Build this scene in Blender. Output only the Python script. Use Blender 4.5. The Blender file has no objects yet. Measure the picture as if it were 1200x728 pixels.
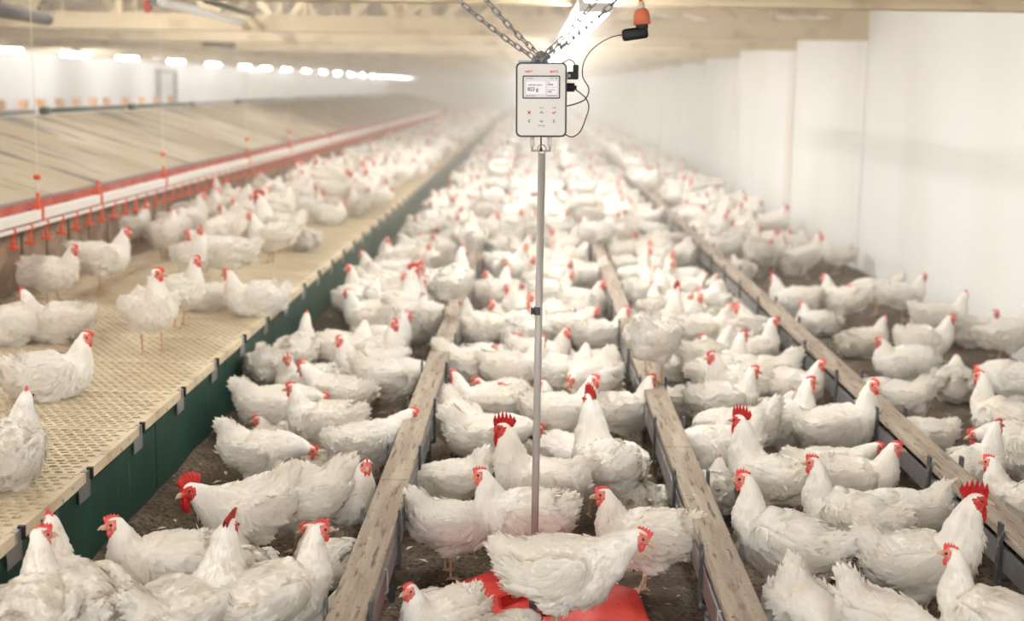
import bpy, bmesh, math, random
import numpy as np
from mathutils import Vector, Matrix

PI = math.pi
R = math.radians
random.seed(11)
rng = np.random.default_rng(7)
S = bpy.context.scene
COL = S.collection

# ------------------------------------------------------------------ camera
FPX, W, H = 1600.0, 1200, 728
CAMH = 1.6
VPX, VPY = 625.0, 102.0
ROLL = R(0.9)
def cam_rot(pitch, yaw):
    return (Matrix.Rotation(yaw, 3, 'Z') @ Matrix.Rotation(PI/2 - pitch, 3, 'X') @ Matrix.Rotation(ROLL, 3, 'Z'))
def proj_dir(Rm, d):
    c = Rm.transposed() @ Vector(d)
    return W/2 + FPX*c.x/(-c.z), H/2 - FPX*c.y/(-c.z)
pitch, yaw = R(9.3), R(0.9)
for _ in range(30):                      # aim so that the hall's own axis vanishes where it should
    x, y = proj_dir(cam_rot(pitch, yaw), (0, 1, 0))
    yaw += (VPX - x)/FPX
    pitch += (y - VPY)/FPX
    if abs(x-VPX) + abs(y-VPY) < 1e-4: break
CR = cam_rot(pitch, yaw)
cam_d = bpy.data.cameras.new('camera'); cam = bpy.data.objects.new('camera', cam_d); COL.objects.link(cam)
cam.matrix_world = Matrix.Translation((0, 0, CAMH)) @ CR.to_4x4()
cam_d.sensor_width = 36; cam_d.lens = 36*FPX/W
cam_d.clip_start = .05; cam_d.clip_end = 300
cam_d.dof.use_dof = True; cam_d.dof.focus_distance = 4.2; cam_d.dof.aperture_fstop = 2.2
S.camera = cam
def ray(px, py):
    return CR @ Vector(((px - W/2)/FPX, -(py - H/2)/FPX, -1.0))
def P(px, py, z=0.0):                    # pixel -> point on a level plane
    d = ray(px, py); t = (z - CAMH)/d.z
    return Vector((d.x*t, d.y*t, z))
def PY(px, py, Y):                       # pixel -> point at a distance down the hall
    d = ray(px, py); t = Y/d.y
    return Vector((d.x*t, Y, CAMH + d.z*t))
def proj(p):
    c = CR.transposed() @ (Vector(p) - Vector((0, 0, CAMH)))
    return W/2 + FPX*c.x/(-c.z), H/2 - FPX*c.y/(-c.z)

# ------------------------------------------------------------------ world, exposure
wd = bpy.data.worlds.new('world'); S.world = wd; wd.use_nodes = True
wd.node_tree.nodes['Background'].inputs[0].default_value = (.99, .985, .985, 1)
wd.node_tree.nodes['Background'].inputs[1].default_value = 3.1
S.view_settings.view_transform = 'Standard'; S.view_settings.look = 'None'
S.view_settings.gamma = 1; S.view_settings.use_curve_mapping = False
S.view_settings.exposure = 0.22
TUBE_POWER = 40.0
LEFT_POWER = 145.0
S.cycles.use_denoising = True
S.cycles.max_bounces = 9; S.cycles.diffuse_bounces = 5; S.cycles.glossy_bounces = 2
S.cycles.transmission_bounces = 4; S.cycles.volume_bounces = 4; S.cycles.transparent_max_bounces = 8
S.cycles.sample_clamp_indirect = 8
HAZE = 0.023

# ------------------------------------------------------------------ helpers
def tag(o, label=None, cat=None, group=None, kind=None):
    if label: o['label'] = label
    if cat: o['category'] = cat
    if group: o['group'] = group
    if kind: o['kind'] = kind
    return o
def empty(name, loc=(0, 0, 0), rz=0):
    o = bpy.data.objects.new(name, None); COL.objects.link(o); o.location = loc; o.rotation_euler = (0, 0, rz)
    o.empty_display_size = .1
    return o
def copy_tree(o, parent=None):
    c = o.copy(); COL.objects.link(c); c.parent = parent
    for ch in o.children: copy_tree(ch, c)
    return c
class MB:
    """collects shapes and links them as ONE mesh object"""
    def __init__(s): s.v = []; s.f = []; s.m = []; s.mi = 0
    def add(s, vs, fs):
        b = len(s.v); s.v += [tuple(v) for v in vs]; s.f += [tuple(i+b for i in f) for f in fs]; s.m += [s.mi]*len(fs); return s
    def box(s, a, b, M=None, bev=0):
        x0, y0, z0 = a; x1, y1, z1 = b
        if bev > 0:
            vs = []; 
            prof = []
            for (cx, cy) in ((x1-bev, y1-bev), (x0+bev, y1-bev), (x0+bev, y0+bev), (x1-bev, y0+bev)): prof.append((cx, cy))
            ring = []
            for k, (cx, cy) in enumerate(prof):
                for j in range(3):
                    an = PI/2*k + PI/4*j
                    ring.append((cx, cy, math.cos(an), math.sin(an)))
            lv = ((z0, 0), (z0+bev*.3, .7), (z0+bev, 1), (z1-bev, 1), (z1-bev*.3, .7), (z1, 0))
            n = len(ring)
            for z, q in lv: vs += [(cx+bev*q*c, cy+bev*q*sn, z) for cx, cy, c, sn in ring]
            fs = [tuple(reversed(range(n)))]
            for l in range(5):
                for i in range(n):
                    j = (i+1) % n; fs.append((l*n+i, l*n+j, (l+1)*n+j, (l+1)*n+i))
            fs.append(tuple(range(5*n, 6*n)))
        else:
            vs = [(x0,y0,z0),(x1,y0,z0),(x1,y1,z0),(x0,y1,z0),(x0,y0,z1),(x1,y0,z1),(x1,y1,z1),(x0,y1,z1)]
            fs = [(0,3,2,1),(4,5,6,7),(0,1,5,4),(1,2,6,5),(2,3,7,6),(3,0,4,7)]
        if M is not None: vs = [tuple(M @ Vector(v)) for v in vs]
        return s.add(vs, fs)
    def bar(s, p, q, w, h):              # rectangular bar between two points
        p, q = Vector(p), Vector(q); d = (q-p); L = d.length; d.normalize()
        sd = d.cross(Vector((0, 0, 1)))
        if sd.length < .01: sd = Vector((1, 0, 0))
        sd.normalize(); up = sd.cross(d)
        M = Matrix((( sd.x, d.x, up.x, p.x), (sd.y, d.y, up.y, p.y), (sd.z, d.z, up.z, p.z), (0, 0, 0, 1)))
        return s.box((-w/2, 0, -h/2), (w/2, L, h/2), M)
    def tube(s, pts, r, n=10, cap=True, closed=False):
        pts = [Vector(p) for p in pts]; N = len(pts)
        rr = r if isinstance(r, (list, tuple)) else [r]*N
        prev = None; vs = []
        for i, p in enumerate(pts):
            a = pts[i-1] if (i > 0 or closed) else p; b = pts[(i+1) % N] if (i < N-1 or closed) else p
            t = (b-a).normalized()
            if prev is None:
                sd = t.cross(Vector((0, 0, 1)))
                if sd.length < .05: sd = t.cross(Vector((1, 0, 0)))
            else: sd = prev - t*prev.dot(t)
            sd.normalize(); prev = sd; up = t.cross(sd)
            for k in range(n):
                an = 2*PI*k/n; vs.append(p + (sd*math.cos(an) + up*math.sin(an))*rr[i])
        fs = []
        for i in range(N if closed else N-1):
            j = (i+1) % N
            for k in range(n):
                l = (k+1) % n; fs.append((i*n+k, i*n+l, j*n+l, j*n+k))
        if cap and not closed: fs.append(tuple(reversed(range(n)))); fs.append(tuple(range((N-1)*n, N*n)))
        return s.add(vs, fs)
    def ell(s, c, r, n=14, m=8, M=None):
        vs = []; c = Vector(c)
        for i in range(m+1):
            th = PI*i/m
            for k in range(n):
                ph = 2*PI*k/n
                v = Vector((r[0]*math.sin(th)*math.cos(ph), r[1]*math.sin(th)*math.sin(ph), r[2]*math.cos(th)))
                if M is not None: v = M @ v
                vs.append(v + c)
        fs = []
        for i in range(m):
            for k in range(n):
                l = (k+1) % n; fs.append((i*n+k, (i+1)*n+k, (i+1)*n+l, i*n+l))
        return s.add(vs, fs)
    def prism(s, poly, z0, z1, M=None):
        n = len(poly); vs = [(x, y, z0) for x, y in poly] + [(x, y, z1) for x, y in poly]
        fs = [tuple(reversed(range(n))), tuple(range(n, 2*n))] + [(i, (i+1) % n, n+(i+1) % n, n+i) for i in range(n)]
        if M is not None: vs = [tuple(M @ Vector(v)) for v in vs]
        return s.add(vs, fs)
    def mesh(s, name, mats, smooth=False):
        me = bpy.data.meshes.new(name); me.from_pydata(s.v, [], s.f)
        for m in (mats if isinstance(mats, (list, tuple)) else [mats]): me.materials.append(m)
        me.polygons.foreach_set('material_index', s.m)
        if smooth: me.polygons.foreach_set('use_smooth', [True]*len(s.f))
        me.update(); return me
    def build(s, name, mats, parent=None, smooth=False):
        o = bpy.data.objects.new(name, s.mesh(name, mats, smooth)); COL.objects.link(o); o.parent = parent
        return o
def structure(name, mb, mat, smooth=False):
    return tag(mb.build(name, mat, None, smooth), kind='structure')

def mat(name, col, rough=.6, metal=0, noise=None, bump=None, spec=.3, sheen=0, sss=0, coord='Object', emis=None):
    """noise = list of (scale, colour, low, high[, stretch]) blended over the base; bump = (scale, strength)"""
    m = bpy.data.materials.new(name); m.use_nodes = True
    nt = m.node_tree; N = nt.nodes; L = nt.links; b = N['Principled BSDF']
    b.inputs['Base Color'].default_value = (*col, 1); b.inputs['Roughness'].default_value = rough
    b.inputs['Metallic'].default_value = metal; b.inputs['Specular IOR Level'].default_value = spec
    if sheen: b.inputs['Sheen Weight'].default_value = sheen
    if sss:
        b.inputs['Subsurface Weight'].default_value = sss; b.inputs['Subsurface Radius'].default_value = (.012, .006, .004); b.inputs['Subsurface Scale'].default_value = 1
    if emis: b.inputs['Emission Color'].default_value = (*emis[0], 1); b.inputs['Emission Strength'].default_value = emis[1]
    tc = N.new('ShaderNodeTexCoord')
    out = None
    for it in (noise or []):
        sc, c2, lo, hi = it[:4]; st = it[4] if len(it) > 4 else (1, 1, 1)
        mp = N.new('ShaderNodeMapping'); mp.inputs['Scale'].default_value = st; L.new(tc.outputs[coord], mp.inputs[0])
        nz = N.new('ShaderNodeTexNoise'); nz.inputs['Scale'].default_value = sc; nz.inputs['Detail'].default_value = 5; L.new(mp.outputs[0], nz.inputs['Vector'])
        mr = N.new('ShaderNodeMapRange'); mr.inputs[1].default_value = lo; mr.inputs[2].default_value = hi; L.new(nz.outputs[0], mr.inputs[0])
        mx = N.new('ShaderNodeMix'); mx.data_type = 'RGBA'; L.new(mr.outputs[0], mx.inputs[0])
        if out is None: mx.inputs[6].default_value = (*col, 1)
        else: L.new(out, mx.inputs[6])
        mx.inputs[7].default_value = (*c2, 1); out = mx.outputs[2]
    if out is not None: L.new(out, b.inputs['Base Color'])
    if bump:
        nz = N.new('ShaderNodeTexNoise'); nz.inputs['Scale'].default_value = bump[0]; nz.inputs['Detail'].default_value = 6
        if len(bump) > 2:
            mp = N.new('ShaderNodeMapping'); mp.inputs['Scale'].default_value = bump[2]; L.new(tc.outputs[coord], mp.inputs[0]); L.new(mp.outputs[0], nz.inputs['Vector'])
        else: L.new(tc.outputs[coord], nz.inputs['Vector'])
        bp = N.new('ShaderNodeBump'); bp.inputs['Strength'].default_value = bump[1]; bp.inputs['Distance'].default_value = .02
        L.new(nz.outputs[0], bp.inputs['Height']); L.new(bp.outputs[0], b.inputs['Normal'])
    return m

M = {}
M['litter'] = mat('litter', (.098, .070, .048), .95, noise=[(6, (.19, .145, .105), .45, .65), (60, (.05, .036, .026), .5, .62), (38, (.42, .37, .31), .66, .72), (9, (.4, .36, .31), .70, .76)], bump=(45, .9))
M['plaster'] = mat('whitewashed plaster', (.90, .90, .885), .85, noise=[(1.2, (.85, .84, .80), .45, .75, (1, 1, .25)), (70, (.72, .68, .6), .72, .78)], bump=(25, .25))
M['wall_stain'] = mat('stained plaster', (.89, .885, .87), .85, noise=[(.9, (.78, .73, .64), .45, .75, (1, 1, .3))], bump=(25, .3))
M['roof'] = mat('beige roof sheeting', (.47, .37, .25), .8, noise=[(.8, (.84, .78, .68), .52, .60), (2.2, (.30, .22, .14), .55, .68)])
M['truss'] = mat('cream painted timber', (.66, .56, .40), .7, noise=[(3, (.42, .33, .21), .52, .72)])
M['green'] = mat('dark green plastic', (.005, .040, .027), .45, noise=[(4, (.009, .060, .042), .4, .7), (14, (.16, .22, .18), .68, .80, (1, 1, .15))], spec=.45)
M['slat'] = mat('cream plastic slat', (.72, .62, .44), .5, noise=[(3, (.58, .47, .31), .45, .7), (26, (.26, .19, .12), .62, .72), (5, (.42, .33, .22), .60, .72)])
M['lip'] = mat('dirty cream plastic lip', (.72, .63, .48), .55, noise=[(25, (.30, .21, .14), .58, .68)])
M['steel'] = mat('galvanised steel', (.36, .36, .37), .42, .7, noise=[(20, (.30, .29, .28), .5, .7)], spec=.5)
M['darksteel'] = mat('weathered dark steel', (.10, .10, .105), .5, .5, noise=[(40, (.36, .35, .34), .55, .7)])
M['brightsteel'] = mat('brushed stainless', (.46, .43, .40), .42, .12, spec=.6)
M['dark'] = mat('painted recess shade', (.02, .018, .015), .9)  # near-black colour standing in for the shade inside the nest boxes
M['wood'] = mat('weathered plank', (.33, .27, .215), .85, noise=[(5, (.45, .385, .31), .4, .65, (6, .5, 6)), (22, (.15, .115, .085), .56, .70, (3, .35, 3)), (70, (.05, .038, .03), .64, .70), (34, (.62, .58, .52), .70, .74)], bump=(30, .35, (6, .4, 6)))
M['board'] = mat('worn beige nest lid board', (.44, .37, .26), .75, noise=[(1.0, (.53, .47, .38), .45, .65), (2.0, (.17, .155, .15), .56, .64, (.5, 1.9, 1))])
M['redp'] = mat('faded red plastic', (.60, .105, .08), .55, noise=[(5, (.70, .21, .16), .45, .7)])
M['curtain'] = mat('brown nest curtain', (.20, .13, .09), .8, noise=[(8, (.34, .26, .19), .45, .65)])
M['orange'] = mat('orange red plastic', (.78, .105, .035), .45)
M['salmon'] = mat('salmon socket plastic', (.74, .20, .10), .5)
M['palebox'] = mat('pale orange box', (.85, .42, .20), .6, noise=[(7, (.80, .62, .36), .45, .6)])
M['whitep'] = mat('white pipe', (.86, .85, .82), .35, noise=[(9, (.70, .66, .58), .6, .8)])
M['alu'] = mat('white aluminium rail', (.84, .82, .78), .4)
M['cord'] = mat('pale cord', (.75, .70, .60), .8)
M['rubber'] = mat('black rubber', (.012, .012, .013), .45)
M['greyplast'] = mat('device shell', (.055, .062, .06), .4)
M['ivory'] = mat('ivory front panel', (.85, .83, .79), .5)
M['screen'] = mat('white lcd', (.70, .70, .71), .4, emis=((1, 1, 1), .10))
M['screencard'] = mat('lcd card', (.86, .86, .87), .4, emis=((1, 1, 1), .12))
M['ink'] = mat('grey ink', (.03, .03, .03), .7)
M['paleink'] = mat('pale grey ink', (.20, .19, .18), .7)
M['redink'] = mat('red ink', (.75, .03, .03), .6)
M['button'] = mat('button', (.86, .83, .79), .5)
M['redplate'] = mat('red scale plastic', (.60, .032, .025), .5, noise=[(9, (.76, .075, .055), .4, .7), (26, (.82, .76, .70), .735, .76), (48, (.05, .02, .015), .66, .70)], bump=(60, .15), spec=.2)
M['clear'] = mat('clear gland', (.80, .78, .75), .15, spec=.6)
M['lamp'] = mat('glowing tube', (1, 1, 1), .5, emis=((1, .99, .965), TUBE_POWER))
M['lamp_left'] = mat('glowing tube left row', (1, 1, 1), .5, emis=((1, .985, .95), LEFT_POWER))
M['lampbody'] = mat('lamp holder', (.80, .79, .76), .5)
M['pipegrey'] = mat('dark grey pipe', (.10, .095, .09), .6)
M['doorgrey'] = mat('grey door', (.33, .32, .34), .6)
M['eye'] = mat('bird eye', (.02, .008, .004), .15, spec=.8)
M['beak'] = mat('beak horn', (.60, .44, .30), .45)
M['comb'] = mat('hen comb', (.72, .075, .065), .45, sss=.15, noise=[(60, (.80, .20, .17), .5, .7)])
M['rcomb'] = mat('rooster comb', (.50, .012, .012), .45, sss=.1, noise=[(60, (.62, .035, .03), .45, .7)], bump=(160, .6))
M['face'] = mat('pink face skin', (.74, .26, .21), .6, noise=[(90, (.62, .10, .08), .5, .65)])
M['rface'] = mat('red face skin', (.54, .035, .03), .6, noise=[(90, (.68, .16, .13), .5, .7)])
M['shank'] = mat('bird shank', (.62, .42, .27), .6, noise=[(80, (.42, .25, .16), .5, .7)])

def feather_mat(name, transl):
    m = bpy.data.materials.new(name); m.use_nodes = True
    nt = m.node_tree; N = nt.nodes; L = nt.links; b = N['Principled BSDF']; out = N['Material Output']
    b.inputs['Roughness'].default_value = .85; b.inputs['Specular IOR Level'].default_value = .12; b.inputs['Sheen Weight'].default_value = .25
    tc = N.new('ShaderNodeTexCoord'); oi = N.new('ShaderNodeObjectInfo')
    ad = N.new('ShaderNodeVectorMath'); ad.operation = 'ADD'; L.new(tc.outputs['Object'], ad.inputs[0])
    sc = N.new('ShaderNodeMath'); sc.operation = 'MULTIPLY'; sc.inputs[1].default_value = 37; L.new(oi.outputs['Random'], sc.inputs[0]); L.new(sc.outputs[0], ad.inputs[1])
    def nz(scale, lo, hi):
        n = N.new('ShaderNodeTexNoise'); n.inputs['Scale'].default_value = scale; n.inputs['Detail'].default_value = 4; L.new(ad.outputs[0], n.inputs['Vector'])
        r = N.new('ShaderNodeMapRange'); r.inputs[1].default_value = lo; r.inputs[2].default_value = hi; L.new(n.outputs[0], r.inputs[0]); return r.outputs[0]
    def mix(f, a, c):
        x = N.new('ShaderNodeMix'); x.data_type = 'RGBA'; L.new(f, x.inputs[0])
        for k, v in ((6, a), (7, c)):
            if isinstance(v, tuple): x.inputs[k].default_value = (*v, 1)
            else: L.new(v, x.inputs[k])
        return x.outputs[2]
    c = mix(nz(9, .42, .68), (.93, .91, .87), (.90, .855, .77))
    c = mix(nz(17, .64, .78), c, (.66, .56, .40))
    # each bird its own shade of white
    mr = N.new('ShaderNodeMapRange'); mr.inputs[3].default_value = 0; mr.inputs[4].default_value = .28; L.new(oi.outputs['Random'], mr.inputs[0])
    c = mix(mr.outputs[0], c, (.82, .74, .60))
    L.new(c, b.inputs['Base Color'])
    n2 = N.new('ShaderNodeTexNoise'); n2.inputs['Scale'].default_value = 130; L.new(tc.outputs['Object'], n2.inputs['Vector'])
    bp = N.new('ShaderNodeBump'); bp.inputs['Strength'].default_value = .35; bp.inputs['Distance'].default_value = .004
    L.new(n2.outputs[0], bp.inputs['Height']); L.new(bp.outputs[0], b.inputs['Normal'])
    if transl:
        t = N.new('ShaderNodeBsdfTranslucent'); L.new(c, t.inputs[0]); mx = N.new('ShaderNodeMixShader'); mx.inputs[0].default_value = transl
        L.new(b.outputs[0], mx.inputs[1]); L.new(t.outputs[0], mx.inputs[2]); L.new(mx.outputs[0], out.inputs[0])
    return m
M['plum'] = feather_mat('white plumage', 0)
M['feath'] = feather_mat('white feathers', .25)

# ------------------------------------------------------------------ hall shell
XR, XL = 3.0, -9.7
YN, YF = -3.0, 100.0
HP = .38                                   # height of the slatted platform
XE = -1.385                                # its edge
EAVE, RIDGE, XRIDGE = 2.32, 3.7, -3.35

# litter floor: a relief mesh, banked up a little along the green skirt
nx, ny = 150, 420
xs = np.linspace(XL, XR, nx); ys = YN + (YF-YN)*np.linspace(0, 1, ny)**1.8
gx, gy = np.meshgrid(xs, ys)
def litter_h(x, y):
    return (.012*np.sin(x*9.1+y*3.3)*np.sin(y*7.7-x*4.1) + .008*np.sin(x*23+y*11)*np.sin(y*19+1.3)
            + .085*np.exp(-np.clip(x-XE, 0, 9)/.16)*(x > XE-.3))
gz = litter_h(gx, gy)
fm = MB(); vs = list(zip(gx.ravel().tolist(), gy.ravel().tolist(), gz.ravel().tolist()))
fs = [(j*nx+i, j*nx+i+1, (j+1)*nx+i+1, (j+1)*nx+i) for j in range(ny-1) for i in range(nx-1)]
fm.add(vs, fs); structure('floor', fm, M['litter'], True)

structure('wall_right', MB().box((XR, YN, -.1), (XR+.25, YF, EAVE+.1)), M['plaster'])
structure('wall_left', MB().box((XL-.25, YN, -.1), (XL, YF, EAVE+.1)), M['plaster'])
mb = MB(); mb.prism([(XL, -.1), (XR, -.1), (XR, EAVE), (XRIDGE, RIDGE+.1), (XL, EAVE)], 0, .2, Matrix(((1,0,0,0),(0,0,1,YF),(0,1,0,0),(0,0,0,1))))
structure('wall_far', mb, M['plaster'])
mb = MB()
mb.prism([(XL-.3, EAVE), (XRIDGE, RIDGE), (XR+.3, EAVE), (XR+.3, EAVE+.1), (XRIDGE, RIDGE+.12), (XL-.3, EAVE+.1)], YN, YF+.2, Matrix(((1,0,0,0),(0,0,1,0),(0,1,0,0),(0,0,0,1))))
structure('ceiling', mb, M['roof'])
# shallow piers where the trusses land on the right wall
TR = [3.9, 7.9, 12.6, 16.0, 20.3, 24.3, 28.3, 32.3, 36.3, 40.3, 44.3, 48.3, 52.3, 56.3, 60.3, 64.3, 68.3, 72.3, 76.3, 80.3, 84.3, 88.3]
for k, y in enumerate(TR[2:]):
    structure('trim_%d' % (k+1), MB().box((XR-.022, y-.12, -.05), (XR+.01, y+.25, 2.06)), M['wall_stain'])
# roof trusses: one thing each
BCH = 2.06
def roof_z(x): return EAVE + (RIDGE-EAVE)*((XR-x)/(XR-XRIDGE) if x > XRIDGE else (x-XL)/(XRIDGE-XL))
def truss():
    r = empty('roof_truss')
    MB().box((XL, -.06, BCH), (XR, .06, BCH+.15)).box((XL, -.09, BCH), (XR, .09, BCH+.03)).build('bottom_chord', M['truss'], r)
    mb = MB()
    for a, b in ((XL, XRIDGE), (XRIDGE, XR)): mb.bar((a, 0, roof_z(a)-.07), (b, 0, roof_z(b)-.07), .10, .13)
    mb.build('top_chord', M['truss'], r)
    mb = MB(); n = 15; st = (XR-XL)/n
    for k in range(n):
        xa, xb = XL+k*st, XL+(k+1)*st
        if k % 2: xa, xb = xb, xa
        if k: mb.bar((xa, 0, BCH+.12), (xb, 0, max(roof_z(xb)-.12, BCH+.16)), .07, .085)
        if k: mb.bar((XL+k*st, .03, BCH+.1), (XL+k*st, .03, max(roof_z(XL+k*st)-.1, BCH+.17)), .05, .05)
    mb.build('web', M['truss'], r)
    return r
t0 = truss()
for k, y in enumerate(TR):
    t = t0 if k == 0 else copy_tree(t0)
    t.location.y = y
    tag(t, ('cream roof truss whose bottom beam crosses the very top of the picture' if k == 1 else
            'cream roof truss ending at the white wall just below the topmost beam' if k == 2 else
            'third cream roof truss back, ending on the white wall' if k == 3 else
            'cream lattice roof truss repeating down the hazy hall'), 'truss', 'roof trusses')
pp = 0
for x in (-8.2, -6.9, -5.6, -4.3, -2.4, -1.1, .2, 1.5):
    o = MB().box((x-.03, YN, roof_z(x)-.10), (x+.03, YF, roof_z(x)-.005)).build('roof_purlin', M['truss'])
    tag(o, 'long cream purlin running down the hall under the roof sheets', 'beam', 'roof purlins')

# door and stains on the far left wall, grey door on the far wall
door = empty('door_1', (XL+.01, 36.2, 0)); tag(door, kind='structure')
MB().box((0, -.75, -.05), (.05, .75, 1.82)).build('door_leaf', M['ivory'], door)
MB().box((0, -.85, -.05), (.12, -.75, 1.9)).box((0, .75, -.05), (.12, .85, 1.9)).box((0, -.85, 1.82), (.12, .85, 1.9)).build('door_frame', M['doorgrey'], door)
d2 = empty('door_2', (-1.35, YF-.02, 0)); tag(d2, kind='structure')
MB().box((-.55, -.04, -.05), (.55, 0, 1.25)).build('door_leaf', M['doorgrey'], d2)

# ------------------------------------------------------------------ slatted platform
XB = -3.35
PITX, PITY = .0395, .0335
PL = .587                                  # panel length down the hall
def slat_mesh():
    """a perforated plastic panel: staggered oblong holes, ribs with real depth"""
    mb = MB()
    x0, x1 = XB, XE
    nxh = int((x1-x0-.03)/PITX); rows = int(round(PL/PITY)) - 1
    th = .009
    rowh = (PL-.006)/(rows+.6)
    hw, hh = PITX*.36, rowh*.30
    # each row strip: solid rib between rows + bridges between holes
    ya = .003
    mb.box((x0, ya, -th), (x1-.02, ya+rowh*.45, 0)); y = ya+rowh*.45
    for r in range(rows):
        off = PITX*.5*(r % 2)
        y1 = y + hh*2
        xx = x0
        edges = [x0-.01]
        k = 0
        prev = x0
        while True:
            c = x0 + .02 + off + k*PITX
            if c + hw > x1-.025: break
            mb.box((prev, y, -th), (c-hw, y1, 0))
            # rounded ends of the hole
            e = hh*.62
            for sx, sy in ((-1, -1), (-1, 1), (1, -1), (1, 1)):
                yc = y if sy < 0 else y1
                a = (c+sx*hw, yc, 0); b = (c+sx*(hw-e*1.3), yc, 0); d = (c+sx*hw, yc-sy*e, 0)
                tri = (a, b, d) if sx*sy < 0 else (a, d, b)
                lo = [(p[0], p[1], -th) for p in tri]
                mb.add(list(tri)+lo, [(0,1,2), (1,4,5,2)])
            prev = c+hw; k += 1
        mb.box((prev, y, -th), (x1-.02, y1, 0))
        y = y1; y2 = y + (rowh - hh*2)
        if r == rows-1: y2 = PL-.003
        mb.box((x0, y, -th), (x1-.02, y2, -.0015 if r % 2 else 0)); y = y2
    mb.box((x1-.02, .002, -.034), (x1, PL-.002, .001))
    return mb.mesh('slat_panel', M['slat'])
sm = slat_mesh()
npan = 74
Y0P = 2.35
for k in range(npan):
    o = bpy.data.objects.new('slat_panel', sm); COL.objects.link(o)
    o.location = (0, Y0P + k*PL, HP + (.0015 if k % 3 == 1 else 0))
    y = Y0P + k*PL
    tag(o, 'cream perforated slat panel under the loafing hens, nearest visible one at the corner' if k == 2 else
        'cream perforated plastic slat panel of the raised platform' , 'slat panel', 'slat panels of the raised platform')
# green skirt boards: 1.17 m each
SK = PL*2
skm = MB().box((-.012, .004, -.05), (0, SK-.004, HP-.046)).box((-.03, .004, HP-.10), (-.012, SK-.004, HP-.05)).mesh('skirt_board', M['green'])
for k in range(npan//2):
    o = bpy.data.objects.new('skirt_board', skm); COL.objects.link(o); o.location = (XE-.006, Y0P+.25+k*SK, 0)
    tag(o, 'dark green plastic skirt board below the slatted platform edge, nearest the camera' if k == 1 else 'dark green plastic skirt board closing the side of the slatted platform', 'board', 'green skirt boards under the platform')
cl0 = empty('edge_clip'); 
MB().box((0, -.075, -.080), (.003, .03, -.030)).box((0, .0, -.034), (.003, .03, .004)).box((-.018, .0, .0015), (.003, .03, .004)).build('clip_plate', M['steel'], cl0)
MB().box((-.008, .028, -.028), (.010, .044, .010)).build('clip_bolt', M['rubber'], cl0)
for k in range(60):
    c = cl0 if k == 0 else copy_tree(cl0)
    c.location = (XE+.001, Y0P + .02 + k*PL, HP)
    tag(c, 'metal clip hanging over the cream edge of the slatted platform', 'clip', 'metal clips on the platform edge')
# posts carrying the platform, dark pit wall behind
for k in range(20):
    y = Y0P+.3+k*SK*2
    o = MB().box((XE-.10, y-.03, -.05), (XE-.04, y+.03, HP-.025)).build('platform_post', M['darksteel'])
    tag(o, 'short post hidden under the slatted platform', 'post', 'posts under the platform')

# ------------------------------------------------------------------ nest box line
XN, ZN = -2.95, .935
XT, ZT = -4.2, 1.30
NS = 2.4
def nest():
    r = empty('nest_box')
    dx, dz = XT-XN, ZT-ZN; L = math.hypot(dx, dz)
    # sloping lid
    mb = MB(); n = Vector((-dz, 0, dx)).normalized(); n = n if n.z > 0 else -n
    p = [Vector((XN+.05, 0, ZN-.015)), Vector((XT, 0, ZT))]
    vs = []
    for y in (.006, NS-.006):
        for q in p: vs += [q+Vector((0, y, 0)), q+Vector((0, y, 0))-n*.02]
    mb.add(vs, [(0,2,6,4), (1,5,7,3), (0,4,5,1), (2,3,7,6), (0,1,3,2), (4,6,7,5)])
    mb.build('lid', M['board'], r)
    MB().box((XN+.03, .003, ZN-.034), (XN+.055, NS-.003, ZN-.018)).build('lid_trim', M['steel'], r)
    mb = MB().box((XN-.005, 0, ZN-.185), (XN+.02, NS, ZN-.13)).box((XN-.005, 0, ZN-.13), (XN+.03, NS, ZN-.03))
    mb.build('front_rail', M['redp'], r)
    for k in range(6):
        a = k*NS/6
        MB().box((XN+.0, a+.02, HP+.02), (XN+.012, a+NS/6-.02, ZN-.175)).build('curtain', M['curtain'], r)
    mb = MB()
    for k in range(4):
        y = .3+k*.6
        mb.tube([(XN+.028, y, ZN-.11), (XN+.05, y, ZN-.11)], .028, 12)
    mb.build('knobs', M['rubber'], r)
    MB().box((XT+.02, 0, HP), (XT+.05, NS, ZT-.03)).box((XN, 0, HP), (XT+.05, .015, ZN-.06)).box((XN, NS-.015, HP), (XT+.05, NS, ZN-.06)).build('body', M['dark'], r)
    return r
n0 = nest()
for k in range(18):
    c = n0 if k == 0 else copy_tree(n0)
    c.location.y = 3.4 + k*NS
    tag(c, 'nest box with sloping beige lid and red front, stained one nearest' if k == 1 else 'nest box with sloping beige lid and red front along the platform', 'nest box', 'line of nest boxes')
# pipe lying along the nest ridge
for k in range(16):
    y = 4+k*2.6
    o = MB().tube([(XT-.02, y, ZT+.03), (XT-.02, y+2.4, ZT+.03)], .022, 10).tube([(XT-.02, y, ZT+.03), (XT-.02, y+.15, ZT+.03)], .034, 10).build('ridge_pipe', M['green'] if k in (3, 4, 6) else M['steel'], smooth=True)
    tag(o, ('green pipe lying along the ridge of the nest boxes' if k in (3, 4, 6) else 'grey pipe lying along the ridge of the nest boxes'), 'pipe', 'ridge pipes')
# support under the back of nests (the far aisle's platform)
structure('trim_30', MB().box((XT-.02, YN, -.05), (XT+.0, YF, ZT-.02)), M['lip'])
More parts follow.
